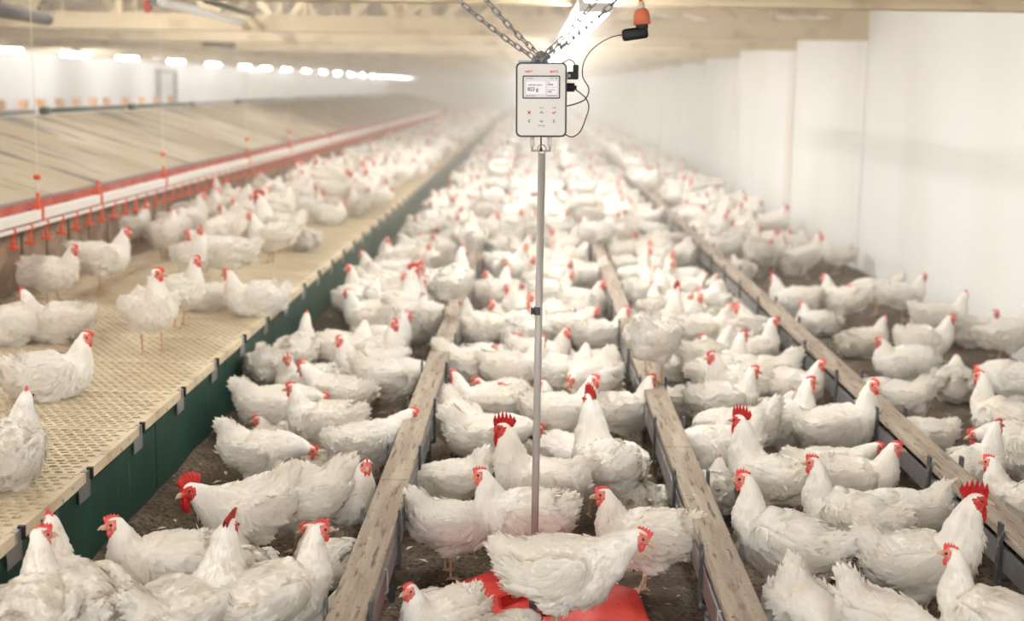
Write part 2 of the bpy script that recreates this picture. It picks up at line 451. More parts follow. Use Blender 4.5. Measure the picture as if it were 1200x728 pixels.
# little orange-brown boxes along the far nests
for k, px in enumerate((5, 31, 52, 74, 94, 113, 129, 151, 170, 187, 204)):
    Y = 1600*8.0/(625-px)
    r = empty('orange_crate', (-8.0, Y, 0))
    MB().box((-.05, -.07, 1.14), (.05, .07, 1.24)).box((-.06, -.08, 1.24), (.06, .08, 1.28)).build('crate_body', M['palebox'], r)
    MB().box((-.02, -.02, -.05), (.02, .02, 1.14)).build('crate_post', M['ivory'], r)
    tag(r, 'small blurred orange box on a post by the far left white wall', 'box', 'orange boxes by the far wall')

# ------------------------------------------------------------------ drinker line
XD, ZD, ZS = -2.70, .868, .815
dl = empty('drinker_line', (XD, 3.0, 0)); tag(dl, 'white drinker line with orange cups hanging over the slatted platform', 'drinker line')
LEN = 36.0
MB().box((-.022, 0, ZD-.028), (.022, LEN, ZD+.028), bev=.006).build('support_rail', M['alu'], dl)
MB().tube([(0, 0, ZS), (0, LEN, ZS)], .0135, 12).build('water_pipe', M['whitep'], dl, True)
def cup_mesh():
    mb = MB()
    mb.tube([(0, 0, .012), (0, 0, -.018)], .019, 10)
    mb.tube([(0, 0, -.018), (0, 0, -.082)], [.008, .009], 8)
    mb.tube([(0, 0, -.096), (0, 0, -.088), (0, 0, -.080)], [.014, .034, .036], 14)
    return mb.mesh('drinker_cup', M['orange'], True)
cm = cup_mesh()
SPN = .0000572*1600*2.70
nc = 100
for k in range(nc):
    o = bpy.data.objects.new('drinker_cup', cm); COL.objects.link(o); o.parent = dl
    o.location = (.0, 1600*2.70/610*.995 - 3.0 + (k-4)*SPN, ZS)
mb = MB()
for k in range(nc, 140):
    y = 1600*2.70/610*.995 - 3.0 + (k-4)*SPN
    if y > LEN: break
    mb.tube([(0, y, ZS), (0, y, ZS-.08)], .009, 6).tube([(0, y, ZS-.094), (0, y, ZS-.08)], .034, 8)
tag(mb.build('drinker_cup_row', M['orange'], dl), kind='stuff')
MB().box((-.13, LEN-.05, ZD-.22), (.13, LEN+.2, ZD+.10), bev=.02).build('end_box', M['palebox'], dl)
# hangers on cords
for k, px in enumerate((44, 115, 193, 292, 341, 388)):
    Y = 1600*2.70/(625-px)
    r = empty('drinker_hanger', (XD, Y, 0))
    tag(r, ['orange hanger on a white cord, nearest along the drinker line', 'short orange hanger without cord on the drinker line, second from the camera', 'orange hanger on a cord in front of the red nests, third from the camera'][k] if k < 3 else 'blurred orange hanger on the far part of the drinker line', 'hanger', 'drinker line hangers')
    mb = MB().box((-.006, -.012, ZD-.03), (.012, .012, ZD+.02)).tube([(0, 0, ZD+.02), (0, 0, ZD+.12)], .010, 8)
    mb.box((-.028, -.014, ZD-.03), (-.022, .014, ZD+.045)).box((.022, -.014, ZD-.03), (.028, .014, ZD+.045)).box((-.028, -.014, ZD+.04), (.028, .014, ZD+.046))
    mb.build('clamp', M['orange'], r)
    if k != 1:
        MB().ell((0, 0, ZD+.205), (.022, .022, .016), 10, 6).build('adjuster', M['orange'], r, True)
        MB().tube([(0, 0, ZD+.12), (0, 0, roof_z(XD)-.05)], .0025, 5).build('cord', M['cord'], r)
# ------------------------------------------------------------------ feeder rails with wooden planks
PZ = .285
def rail_unit(side):
    """one 2.28 m length: plank, steel trough, three brackets; side=+1 trough face towards +x"""
    L = 2.28
    r = empty('feeder_rail')
    MB().box((-.05, .004, PZ-.026), (.05, L-.004, PZ), bev=.003).build('plank', M['wood'], r)
    mb = MB()
    mb.box((-.052, 0, .170), (-.049, L, .236)).box((.049, 0, .170), (.052, L, .236)).box((-.052, 0, .167), (.052, L, .170))
    mb.box((-.052, 0, .233), (-.040, L, .237)).box((.040, 0, .233), (.052, L, .237))
    mb.build('trough', M['steel'], r)
    MB().box((-.046, 0, .172), (.046, L, .20)).build('feed', M['litter'], r)
    for k in range(3):
        y = .35 + k*.76
        b = empty('bracket', (0, y, 0)); b.parent = r
        for s in (-1, 1):
            MB().box((min(s*.053, s*.062), -.016, .12), (max(s*.053, s*.062), .016, PZ+.028)).build('saddle_arm', M['darksteel'], b)
        MB().box((-.062, -.016, .120), (.062, .016, .130)).build('saddle_base', M['darksteel'], b)
        MB().tube([(side*.03, 0, -.03), (side*.03, 0, .13)], .013, 8).build('leg', M['darksteel'], b)
    mb = MB()
    for k in range(3):
        y = .73 + k*.76
        if y > L-.02: y = L-.03
        s = side
        mb.tube([(s*.02, y, PZ-.024), (s*.058, y, PZ-.03), (s*.060, y, .19), (s*.02, y, .162)], .0035, 6)
    mb.build('wire_hook', M['brightsteel'], r)
    return r
rails = [(-.445, 1, 'left wooden feeder rail'), (.565, -1, 'middle wooden feeder rail right of the pole'), (1.505, -1, 'right wooden feeder rail beside the wall flock')]
for X, side, nm in rails:
    u = rail_unit(side)
    for k in range(14):
        c = u if k == 0 else copy_tree(u)
        c.location = (X, 2.05 + k*2.28 + {-.445: .12, .565: .62, 1.505: .1}[X], 0)
        pos = {0: 'length nearest the camera', 1: 'second length from the camera', 2: 'third length from the camera'}.get(k, 'far blurred length')
        tag(c, 'plank topped %s, %s' % (nm, pos), 'feeder rail', '%s lengths' % nm)

# ------------------------------------------------------------------ lamps
def tube_lamp(hang, twin=False, lm_='lamp'):
    r = empty('tube_lamp')
    for x in ((-.055, .055) if twin else (0,)):
        MB().tube([(x, -.70, -.03), (x, .70, -.03)], .026 if twin else .022, 8).build('tube', M[lm_], r, True)
    wd_ = .085 if twin else .035
    MB().box((-wd_, -.75, 0), (wd_, .75, .035)).box((-wd_, -.75, -.05), (wd_, -.71, .0)).box((-wd_, .71, -.05), (wd_, .75, .0)).build('holder', M['lampbody'], r)
    MB().box((-.004, -.5, .03), (.004, -.492, hang)).build('hanger', M['steel'], r); MB().box((-.004, .492, .03), (.004, .5, hang)).build('hanger', M['steel'], r)
    return r
tl = tube_lamp(roof_z(-8.0)-2.06+.02, False, 'lamp_left'); first = True
for k, px in enumerate((10, 93, 153, 210, 253, 290, 314, 338, 361, 381, 398, 413, 427, 439, 450, 458, 465, 471, 477, 482)):
    c = tl if first else copy_tree(tl); first = False
    c.location = (-8.0, 1600*8.0/(625-px), 2.06)
    tag(c, ['glowing tube lamp cut by the left picture edge', 'glowing tube lamp, longest in the left row, next to the edge one'][k] if k < 2 else
        'glowing tube lamp in the row along the far left wall', 'lamp', 'tube lamps of the left row')
tl = tube_lamp(roof_z(.3)-2.02+.02, True)
for k, Y in enumerate([5.4, .8, 7.7, 9.3, 10.9, 14.0, 15.7, 17.4, 19.2, 21.2, 24, 27, 30, 33, 36, 39, 42, 46, 50, 54, 58, 62, 66, 70, 75, 80, 85, 90]):  # first two hang out of view, added to light the foreground from above
    c = tl if k == 0 else copy_tree(tl); c.location = (.30, Y, 2.02)
    tag(c, 'overhead twin tube lamp glowing behind the chains' if 2 <= k <= 4 else 'overhead twin tube lamp glowing just above the terminal' if 5 <= k <= 9 else 'overhead twin tube lamp elsewhere in the aisle row', 'lamp', 'tube lamps above the aisle')
tl = tube_lamp(roof_z(-3.35)-3.25+.02, False, 'lamp_left')  # unseen ridge row, added to brighten the dim left side
for k, Y in enumerate([1, 4.5, 8, 11.5, 15.0, 18.5]):
    c = tl if k == 0 else copy_tree(tl); c.location = (-3.35, Y, 3.25)
    tag(c, 'unseen fill tube lamp added under the roof ridge', 'lamp', 'added fill lamps under the ridge')

# services under the roof
o = MB().tube([PY(-30, 6, 9.5), PY(55, 22, 11.3)], .055, 12).tube([PY(0, 12, 10.0), PY(0, 12, 10.0)+Vector((0, 0, roof_z(PY(0, 12, 10).x)-PY(0, 12, 10).z))], .004, 5).build('heater_pipe', M['pipegrey'], None, True); tag(o, 'short dark grey pipe under the roof at the upper left corner', 'pipe')
o = MB().tube([PY(240, 49, 17), PY(272, 53, 18.4)], .05, 12).tube([PY(256, 51, 17.7), PY(256, 51, 17.7)+Vector((0, 0, roof_z(PY(256, 51, 17.7).x)-PY(256, 51, 17.7).z))], .004, 5).build('heater_pipe', M['pipegrey'], None, True); tag(o, 'dark grey pipe hanging under the roof above the left lamp row', 'pipe')
o = MB().tube([PY(190, 2, 7.8), PY(290, 28, 13), PY(400, 54, 22), PY(500, 77, 40)], .03, 8).build('conduit_pipe', M['whitep'], None, True); tag(o, 'pale conduit running slanting under the roof beside the red pulley', 'pipe')
o = MB().tube([PY(240, 0, 8), PY(288, 15, 12), PY(345, 30, 20)], .018, 8).build('conduit_pipe', M['pipegrey'], None, True); tag(o, 'thin grey conduit slanting under the roof', 'pipe')
pl = empty('pulley', PY(173, 7, 8.2)); tag(pl, 'red pulley wheel hanging under the roof, upper left', 'pulley')
MB().ell((0, 0, 0), (.03, .03, .04), 12, 8).build('wheel', M['redp'], pl, True)
MB().box((-.012, -.012, .03), (.012, .012, .28)).box((.02, -.02, .0), (.10, .02, .05)).build('hook', M['steel'], pl)

# ------------------------------------------------------------------ scale: plate, pole, terminal, chains
PX_, PY_ = .028, 3.98
def octa(r, rot=PI/8): return [(r*math.cos(rot+k*PI/4), r*math.sin(rot+k*PI/4)) for k in range(8)]
pt = empty('scale_platform', (.045, 3.93, 0), R(4)); tag(pt, 'red octagonal plastic weighing plate under the big white hen', 'scale')
mb = MB()
prof = [(.35, .012), (.35, .040), (.338, .052), (.30, .060), (.135, .066), (.125, .060), (.115, .030), (.0, .028)]
rings = [[(x, y, z) for x, y in octa(max(r, .001))] for r, z in prof]
vs = [v for rg in rings for v in rg]
fs = [(i*8+k, i*8+(k+1) % 8, (i+1)*8+(k+1) % 8, (i+1)*8+k) for i in range(len(prof)-1) for k in range(8)]
mb.add(vs, fs); mb.build('plate', M['redplate'], pt)
MB().tube([(0, 0, .0), (0, 0, .09)], .03, 16).build('hub', M['darksteel'], pt, True)
MB().tube([(.3*math.cos(a), .3*math.sin(a), .006) for a in [k*PI/6 for k in range(12)]], .012, 6, closed=True).build('foot_ring', M['rubber'], pt)

pole = empty('hanging_pole', (PX_, PY_, 0)); tag(pole, 'slim stainless pole hanging from the terminal down to the red plate', 'pole')
zt = PY(632, 180, PY_).z
MB().tube([(0, 0, .095), (0, 0, zt)], .0112, 14).build('rod', M['brightsteel'], pole, True)
zk = PY(620, 364, PY_).z
MB().tube([(-.012, -.004, zk), (-.022, -.006, zk), (-.024, -.006, zk)], [.006, .013, .010], 8).tube([(-.003, 0, zk-.012), (-.003, 0, zk+.012)], .013, 12).build('clamp_knob', M['darksteel'], pole)
mb = MB(); ring_c = zt+.012
mb.tube([(.0125*math.cos(2*PI*k/16), 0, ring_c+.0135*math.sin(2*PI*k/16)) for k in range(16)], .0022, 6, closed=True)
mb.build('eye_ring', M['brightsteel'], pole, True)

DC = PY(634.3, 117, PY_-.02)
dev = empty('scale_terminal', (DC.x, DC.y, DC.z), R(0)); dev.rotation_euler = (0, R(-.8), 0)
tag(dev, 'ivory weighing terminal with white screen and six buttons, hung from chains', 'scale terminal')
DW, DH = .146, .2120
def rr(w, h, r, n=6):
    pts = []
    for cx, cy, a0 in ((w/2-r, h/2-r, 0), (-w/2+r, h/2-r, PI/2), (-w/2+r, -h/2+r, PI), (w/2-r, -h/2+r, 3*PI/2)):
        for k in range(n+1): pts.append((cx+r*math.cos(a0+PI/2*k/n), cy+r*math.sin(a0+PI/2*k/n)))
    return pts
FM = Matrix(((1, 0, 0, 0), (0, 0, -1, 0), (0, 1, 0, 0), (0, 0, 0, 1)))   # xy drawing -> upright, z out towards the camera
def slab(name, w, h, r, d0, d1, m, cx=0, cy=0, parent=dev):
    mb = MB(); mb.prism([(x+cx, y+cy) for x, y in rr(w, h, r)], d0, d1, FM); return mb.build(name, m, parent)
slab('shell', DW, DH, .015, -.055, .006, M['greyplast'])
slab('front_panel', DW-.010, DH-.010, .0115, .006, .0075, M['ivory'])
U = 1/1600*3.96                              # metres per photo pixel at the terminal
def dxy(px, py): return ((px-634.3)*U, (117-py)*U)
sx, sy = dxy(634.3, 102.5)
slab('screen_bezel', 43.5*U, 26.5*U, .004, .0075, .0085, M['greyplast'], sx, sy)
scr = slab('screen', 40.5*U, 23.5*U, .0015, .0085, .0089, M['screen'], sx, sy)
for (a, b, c, d) in ((617, 96, 639, 110.5), (641.5, 96, 652.5, 102), (641.5, 103.2, 652.5, 110.5)):
    x0, y0 = dxy(a, b); x1, y1 = dxy(c, d)
    slab('screen_card', x1-x0, y0-y1, .001, .0089, .0091, M['screencard'], (x0+x1)/2, (y0+y1)/2, scr)
def text(name, s, px, py, hpx, m, parent, align='LEFT', sx=1.0, depth=.0095, bold=0.0):
    c = bpy.data.curves.new(name, 'FONT'); c.body = s; c.size = hpx*U/.72; c.align_x = align; c.align_y = 'CENTER'; c.extrude = .00015; c.offset = bold
    o = bpy.data.objects.new(name, c); COL.objects.link(o)
    x, y = dxy(px, py); o.matrix_local = Matrix.Translation((x, -depth, y)) @ Matrix.Rotation(PI/2, 4, 'X') @ Matrix.Diagonal((sx, 1, 1, 1))
    dg = bpy.context.evaluated_depsgraph_get(); me = bpy.data.meshes.new_from_object(o.evaluated_get(dg))
    q = bpy.data.objects.new(name, me); COL.objects.link(q); q.matrix_local = o.matrix_local.copy(); q.parent = parent
    me.materials.clear(); me.materials.append(m); bpy.data.objects.remove(o); return q
text('lettering', 'VEIT', 615, 85.0, 2.3, M['redink'], dev, sx=1.5, bold=.0001)
text('lettering', 'BAT2', 644.2, 85.0, 2.6, M['redink'], dev, sx=1.15, bold=.0002)
text('lettering', '823 g', 618.4, 105.0, 4.2, M['ink'], scr, sx=.95, bold=.0003)
text('lettering', 'AVERAGE WEIGHT', 618.6, 100.2, 1.5, M['ink'], scr, sx=1.0, bold=.0001)
def dash(px0, px1, py, h, m, parent=None, name='small_print'):
    # fine print too small to read: broken dark strokes
    mb = MB(); x = px0
    while x < px1-.2:
        w = random.uniform(.5, 1.1); a = dxy(x, py); b = dxy(min(x+w, px1), py)
        mb.box((a[0], -.0097, a[1]-h*U/2), (b[0], -.0093, a[1]+h*U/2)); x += w+.22
    return mb.build(name, m, parent or dev)
for a in ((616.2, 617.2, 92.6, 1.2, M['ink']), (618.2, 625, 92.6, .8, M['paleink']), (644.5, 648.5, 92.6, .7, M['paleink']), (650, 653, 92.6, .8, M['ink']),
          (642, 644.4, 97.3, .7, M['paleink']), (642, 647.8, 99.6, 1.3, M['ink']), (642, 651, 105.6, .7, M['paleink']), (642, 646, 107.8, 1.2, M['ink']),
          (616.2, 628, 112.4, .8, M['paleink']), (640.5, 653, 112.4, .8, M['paleink'])): dash(*a, parent=scr)
dash(632, 637, 126, .8, M['paleink']); dash(647, 651.5, 126, .8, M['paleink']); dash(631, 638.5, 146.7, .8, M['paleink'])
def glyph(kind, m, parent):
    mb = MB(); s = 1.55*U
    seg = {'x': [((-1,-1),(1,1)), ((-1,1),(1,-1))], 'up': [((-1.1,-.5),(0,.6)), ((0,.6),(1.1,-.5))], 'down': [((-1.1,.5),(0,-.6)), ((0,-.6),(1.1,.5))],
           'left': [((.5,1.1),(-.6,0)), ((-.6,0),(.5,-1.1))], 'right': [((-.5,1.1),(.6,0)), ((.6,0),(-.5,-1.1))], 'tick': [((-1.1,0),(-.3,-.8)), ((-.3,-.8),(1.3,.8))]}[kind]
    for (a, b), (c, d) in seg:
        p = Vector((a*s, -.0018, b*s)); q = Vector((c*s, -.0018, d*s)); t = (q-p).normalized()*.0006; p -= t; q += t
        n = Vector((-(q-p).z, 0, (q-p).x)).normalized()*(.0013 if m is M['redink'] else .0009)
        e = Vector((0, .0006, 0))
        vs = [p+n-e, q+n-e, q-n-e, p-n-e, p+n+e, q+n+e, q-n+e, p-n+e]
        mb.add(vs, [(0,1,2,3), (4,7,6,5), (0,4,5,1), (1,5,6,2), (2,6,7,3), (3,7,4,0)])
    return mb.build('symbol', m, parent)
for px, py, k, m in ((620.3, 131.5, 'x', 'redink'), (634.7, 131.5, 'up', 'ink'), (648.9, 131.5, 'tick', 'redink'), (620.3, 141.6, 'left', 'ink'), (634.7, 141.6, 'down', 'ink'), (648.9, 141.6, 'right', 'ink')):
    x, y = dxy(px, py)
    b = MB().tube([(0, .001, 0), (0, -.0010, 0), (0, -.0015, 0)], [.0076, .0074, .0066], 20).build('button', M['button'], dev); b.location = (x, -.0076, y)
    glyph(k, M[m], b)
# glands, hook and stirrup below; sockets on the right side
gb = -DH/2
for s in (-1, 1):
    x = s*10.3*U
    MB().tube([(x, .02, gb+.002), (x, .02, gb-.026)], .0062, 12).build('gland', M['clear'], dev, True)
    MB().tube([(x, .02, gb-.026), (x, .02, gb-.042)], .0032, 8).build('gland_pin', M['brightsteel'], dev, True)
MB().tube([(-10.3*U, .02, gb-.040), (10.3*U, .02, gb-.040)], .0030, 8).build('stirrup', M['brightsteel'], dev, True)
MB().tube([(0, .02, gb), (0, .02, gb-.03), (0, .02, gb-.042)], [.0022, .0024, .006], 8).build('load_hook', M['darksteel'], dev, True)
MB().box((-DW/2+.006, .03, DH/2), (.02, .036, DH/2+.006)).box((-.012, .03, DH/2), (.012, .036, DH/2+.030)).build('top_bracket', M['steel'], dev)
for (px, py) in ((664, 89.5), (664, 102.5)):
    x, y = dxy(px, py)
    MB().tube([(DW/2-.002, .02, y), (x+.010, .02, y)], [.0105, .009], 12).build('socket', M['brightsteel'] if py < 95 else M['rubber'], dev, True)
def w(px, py, dy=0): return PY(px, py, PY_+dy)
# angled plug in the upper socket with its cable
pg = empty('cable_plug', w(673, 89)); tag(pg, 'black right-angle plug in the upper side socket of the terminal', 'plug')
MB().box((-.020, -.008, -.010), (.012, .008, .012), bev=.003).box((-.004, -.007, .010), (.012, .007, .032), bev=.003).build('plug_body', M['rubber'], pg)
cb = MB().tube([tuple(w(675, 78)-w(673, 89)), tuple(w(672, 72)-w(673, 89)), tuple(w(667, 69.5)-w(673, 89)), tuple(w(661, 73, .02)-w(673, 89)), tuple(w(657, 80, .03)-w(673, 89))], .0018, 6).build('cable', M['rubber'], pg, True)
pg = empty('cable_plug', w(670, 102.5)); tag(pg, 'short black round plug in the lower side socket of the terminal', 'plug')
MB().tube([(-.016, 0, 0), (.008, 0, 0)], .0125, 12).tube([(.008, 0, 0), (.014, 0, 0)], .006, 10).build('plug_body', M['rubber'], pg)
def smooth_path(pts, n=6):
    pts = [Vector(p) for p in pts]; out = []
    for i in range(len(pts)-1):
        p0 = pts[max(i-1, 0)]; p1 = pts[i]; p2 = pts[i+1]; p3 = pts[min(i+2, len(pts)-1)]
        for k in range(n):
            t = k/n; out.append(.5*((2*p1)+(p2-p0)*t+(2*p0-5*p1+4*p2-p3)*t*t+(-p0+3*p1-3*p2+p3)*t**3))
    return out+[pts[-1]]
ad = empty('power_adapter', w(746, 38)); tag(ad, 'black plug-in power adapter hanging at the end of an orange socket', 'adapter')
A = Matrix.Rotation(R(-9), 4, 'Y')
MB().box((-.042, -.018, -.020), (.032, .018, .014), A, bev=.008).box((.0, -.017, .004), (.034, .017, .030), A, bev=.006).build('adapter_body', M['rubber'], ad, True)
o0 = w(746, 38)
MB().tube([tuple(q-o0) for q in smooth_path([w(730, 41), w(722, 42), w(709, 47), w(693, 59), w(684, 74), w(683, 90), w(690, 104, .01), w(686, 116, .015), w(675, 121.5, .02), w(664, 124.5, .025), w(660, 127, .03)])], .0018, 6).build('adapter_cable', M['rubber'], ad, True)
o = MB().tube(smooth_path([w(671, 103, .004), w(680, 109), w(687, 116), w(690, 126), w(686, 140), w(680, 154), w(671, 160.5), w(663, 158, .01), w(659, 155, .02)]), .0018, 6).build('sensor_cable', M['rubber'], None, True)
tag(o, 'thin black cable looping from the lower plug around to the terminal bottom corner', 'cable')
sk = empty('extension_socket', w(752, 22)); tag(sk, 'orange-red socket on a red cable hanging from above', 'socket')
MB().tube([(.002, 0, -.016), (0, 0, .006), (-.001, 0, .022), (-.002, 0, .030)], [.024, .024, .019, .010], 16).build('socket_body', M['salmon'], sk, True)
MB().tube([(-.002, 0, .026), (-.003, 0, .048)], [.012, .008], 14).build('cable_gland', M['lip'], sk, True)
MB().tube([(-.002, 0, .028), (-.006, .0, .07), (-.002, .01, .4), (0, .02, .75)], .0055, 8).build('socket_cable', M['orange'], sk, True)
# chains
def link_mesh():
    L, Wd, r = .0150, .0072, .0024
    pts = []
    for k in range(8): a = -PI/2+PI*k/7; pts.append((0, Wd*math.sin(a) if False else Wd*math.cos(PI/2+0) if False else 0, 0))
    pts = []
    for k in range(9): a = PI*k/8; pts.append((Wd*math.cos(a), 0, L*.5+Wd*math.sin(a)))
    for k in range(9): a = PI+PI*k/8; pts.append((Wd*math.cos(a), 0, -L*.5+Wd*math.sin(a)))
    return MB().tube(pts, r, 8, closed=True).mesh('chain_link', M['steel'], True)
lm = link_mesh()
def chain(p, q, label, twist=0):
    p, q = Vector(p), Vector(q); d = q-p; n = max(1, int(d.length/.0235)); r = empty('chain', p); tag(r, label, 'chain', 'hanging chains')
    rot = d.to_track_quat('Z', 'Y')
    for k in range(n+1):
        o = bpy.data.objects.new('link', lm); COL.objects.link(o); o.parent = r
        t = k*.0235
        sag = -.012*math.sin(PI*min(1, t/d.length))
        o.location = d.normalized()*t + Vector((0, 0, sag))
        o.rotation_mode = 'QUATERNION'; o.rotation_quaternion = rot @ Matrix.Rotation(R(35)+PI/2*(k % 2)+twist+random.uniform(-.15, .15), 3, 'Z').to_quaternion()
J = w(634, 66)
chain(J+Vector((-.01, 0, -.01)), w(518, -18, .02), 'steel chain rising left, lower and outer one of its pair', 0)
chain(J+Vector((.0, .01, 0)), w(548, -28, -.02), 'steel chain rising left, upper and inner one of its pair', .4)
chain(J+Vector((.005, 0, 0)), w(712, -18, -.02), 'steel chain rising right, left one of its pair', .2)
chain(J+Vector((.012, .01, -.005)), w(745, -22, .03), 'steel chain rising right, outer one of its pair', .6)
kn = empty('chain_shackle', J); tag(kn, 'steel shackle and knotted links where the chains meet above the terminal', 'shackle')
for k in range(9):
    o = bpy.data.objects.new('link', lm); COL.objects.link(o); o.parent = kn
    o.location = (random.uniform(-.014, .014), random.uniform(-.01, .01), -.002+random.uniform(-.018, .012)); o.rotation_euler = (random.uniform(0, 3), random.uniform(0, 3), random.uniform(0, 3))
MB().tube([(.017*math.cos(a)-.012, 0, .018*math.sin(a)-.022) for a in [2*PI*k/18 for k in range(18)]], .0024, 8, closed=True).build('ring', M['steel'], kn, True)

# ------------------------------------------------------------------ birds
def cr_interp(vals, n):
    """Catmull-Rom through rows"""
    v = np.array(vals, float); out = []
    for i in range(len(v)-1):
        p0 = v[max(i-1, 0)]; p1 = v[i]; p2 = v[i+1]; p3 = v[min(i+2, len(v)-1)]
        for k in range(n):
            t = k/n; out.append(.5*((2*p1)+(p2-p0)*t+(2*p0-5*p1+4*p2-p3)*t*t+(-p0+3*p1-3*p2+p3)*t**3))
    out.append(v[-1]); return np.array(out)
def loft(mb, rows, n=6, seg=16):
    """rows of x,y,z,half width,half height"""
    a = cr_interp(rows, n); N = len(a); vs = []
    for i in range(N):
        p = Vector(a[i, :3]); t = Vector(a[min(i+1, N-1), :3]) - Vector(a[max(i-1, 0), :3]); t.normalize()
        sd = Vector((0, 0, 1)).cross(t)
        if i == 0: prev = sd.normalized() if sd.length > .2 else Vector((0, 1, 0))
        sd = prev - t*prev.dot(t); sd.normalize(); prev = sd
        up = t.cross(sd)
        rw, rh = max(a[i, 3], .003), max(a[i, 4], .003)
        for k in range(seg):
            an = 2*PI*k/seg; vs.append(p + sd*math.cos(an)*rw + up*math.sin(an)*rh)
    fs = [(i*seg+k, i*seg+(k+1) % seg, (i+1)*seg+(k+1) % seg, (i+1)*seg+k) for i in range(N-1) for k in range(seg)]
    fs.append(tuple(reversed(range(seg)))); fs.append(tuple(range((N-1)*seg, N*seg)))
    mb.add(vs, fs); return a

def noise3(p, f, seed):
    """smooth cheap noise from summed sines"""
    r = np.random.default_rng(seed); out = np.zeros(len(p))
    for k in range(7):
        d = r.normal(size=3); d /= np.linalg.norm(d); out += np.sin((p @ d)*f*r.uniform(.7, 1.4) + r.uniform(0, 6.28))
    return out/7

def make_bird(name, neck, head, hd, dz=0.0, legs='stand', pitchb=0.0, roo=False, tailup=0.0, wing=0.0, seed=1, voxel=.0052, fat=1.05, nfeath=1900, tl=.94):
    """neck = list of (x,y,z,rw,rh) after the chest; head centre; hd = where the beak points"""
    body = [(-.206, 0, .322+tailup, .016, .026), (-.172, 0, .302+tailup*.8, .040, .044), (-.130, 0, .270+tailup*.35, .074, .068), (-.075, 0, .240, .100, .094),
            (0, 0, .222, .113, .107), (.065, 0, .226, .107, .106), (.112, 0, .252, .086, .090)]
    body = [(x if x > -.1 else -.1+(x+.1)*tl, y, z if x > -.1 else z-(1-tl)*.12, rw*fat, rh*(1+(fat-1)*.6)) for x, y, z, rw, rh in body]
    cp, sp = math.cos(pitchb), math.sin(pitchb)
    def rt(p):
        x, z = p[0], p[2]-.22
        return (cp*x - sp*z, p[1], sp*x + cp*z + .22) + tuple(p[3:])
    body = [rt(p) for p in body]
    off = Vector((0, 0, dz))
    body = [(p[0], p[1], p[2]+dz, p[3], p[4]) for p in body]
    neck = [(p[0], p[1], p[2]+dz, p[3], p[4]) for p in neck]
    head = Vector(head)+off; hd = Vector(hd).normalized()
    hs = Vector((0, 0, 1)).cross(hd)
    if hs.length < .2: hs = Vector((0, 1, 0))
    hs.normalize(); hu = hd.cross(hs)
    HM = Matrix((hd, hs, hu)).transposed()
    k = 1.12 if roo else 1.0
    mb = MB()
    spine = loft(mb, body+neck+[(*head, .024*k, .026*k)])
    mb.ell(head, (.033*k, .0225*k, .0255*k), M=HM)
    mb.ell(head+hd*.020*k-hu*.003, (.018*k, .014*k, .015*k), M=HM)
    # thighs, vent fluff, wings
    for s in (-1, 1):
        c = Vector(rt((-.005, s*.062, .165)))+off
        mb.ell(c, (.058, .040, .060))
        w0 = [(.098, s*.070, .262, .010, .030), (.060, s*.098, .250, .022, .058), (-.02, s*(.110+wing*.3), .240-wing*.4, .022, .064), (-.10, s*(.098+wing*.3), .242-wing*.6, .017, .050), (-.175, s*(.062+wing*.2), .262-wing*.8, .008, .022)]
        w0 = [rt(p) for p in w0]; w0 = [(p[0], p[1]*fat, p[2]+dz, p[3], p[4]) for p in w0]
        loft(mb, w0, 4, 12)
    mb.ell(Vector(rt((-.115, 0, .205)))+off, (.062, .066, .060))
    if legs == 'sit':
        mb.ell((0.0, 0, .085), (.145, .112, .082))
    shanks = []
    if legs == 'stand':
        for s in (-1, 1):
            st = random.uniform(-.03, .04)
            kx = .0 + st*.3
            a = Vector((kx, s*.052, .13)); b = Vector((kx+.012+st, s*.050, .012))
            a = Vector(rt((0, s*.052, .150)))+off; a.z = min(a.z, .16)
            mb.tube([a+Vector((0, 0, .02)), a*.5+b*.5, b], [.017, .0075, .0072], 8); shanks.append((a, b))
            for an, L in ((0, .055), (.55, .046), (-.55, .046), (PI, .024)):
                e = b+Vector((math.cos(an)*L, math.sin(an)*L, -.006)); mb.tube([b, b*.5+e*.5+Vector((0, 0, .003)), e], [.0062, .0055, .0040], 6)
    # fuse into one skin
    me = bpy.data.meshes.new(name); me.from_pydata([tuple(v) for v in mb.v], [], mb.f)
    o = bpy.data.objects.new('tmp', me); COL.objects.link(o)
    rm = o.modifiers.new('r', 'REMESH'); rm.mode = 'VOXEL'; rm.voxel_size = voxel; rm.use_smooth_shade = True
    s2 = o.modifiers.new('s', 'SMOOTH'); s2.factor = .6; s2.iterations = 3 if voxel < .01 else 1
    dg = bpy.context.evaluated_depsgraph_get(); out = bpy.data.meshes.new_from_object(o.evaluated_get(dg)); out.name = name
    bpy.data.objects.remove(o)
    nv = len(out.vertices); co = np.empty(nv*3, dtype=np.float32); out.vertices.foreach_get('co', co); co = co.reshape(-1, 3).astype(float)
    no = np.empty(nv*3, dtype=np.float32); out.vertices.foreach_get('normal', no); no = no.reshape(-1, 3).astype(float)
    h = np.array(head); dh = np.linalg.norm(co-h, axis=1)
    legmask = (co[:, 2] < .118+min(dz, 0)) & (legs == 'stand')
    msk = np.clip((dh-.05)/.06, 0, 1)*(~legmask)
    disp = .0045*noise3(co*[.6, 1, 1], 75, seed) + .003*noise3(co*[.5, 1, 1], 170, seed+5) + .0016*noise3(co, 420, seed+9)
    co2 = co + no*(disp*msk)[:, None]*(1.25)
    out.vertices.foreach_set('co', co2.astype(np.float32).ravel())
    npz = len(out.polygons); pc = np.empty(npz*3, dtype=np.float32); out.polygons.foreach_get('center', pc); pc = pc.reshape(-1, 3)
    rel = pc - h; fx = rel @ np.array(hd); fz = rel @ np.array(hu); fd = np.linalg.norm(rel - np.array(hd)*.012, axis=1)
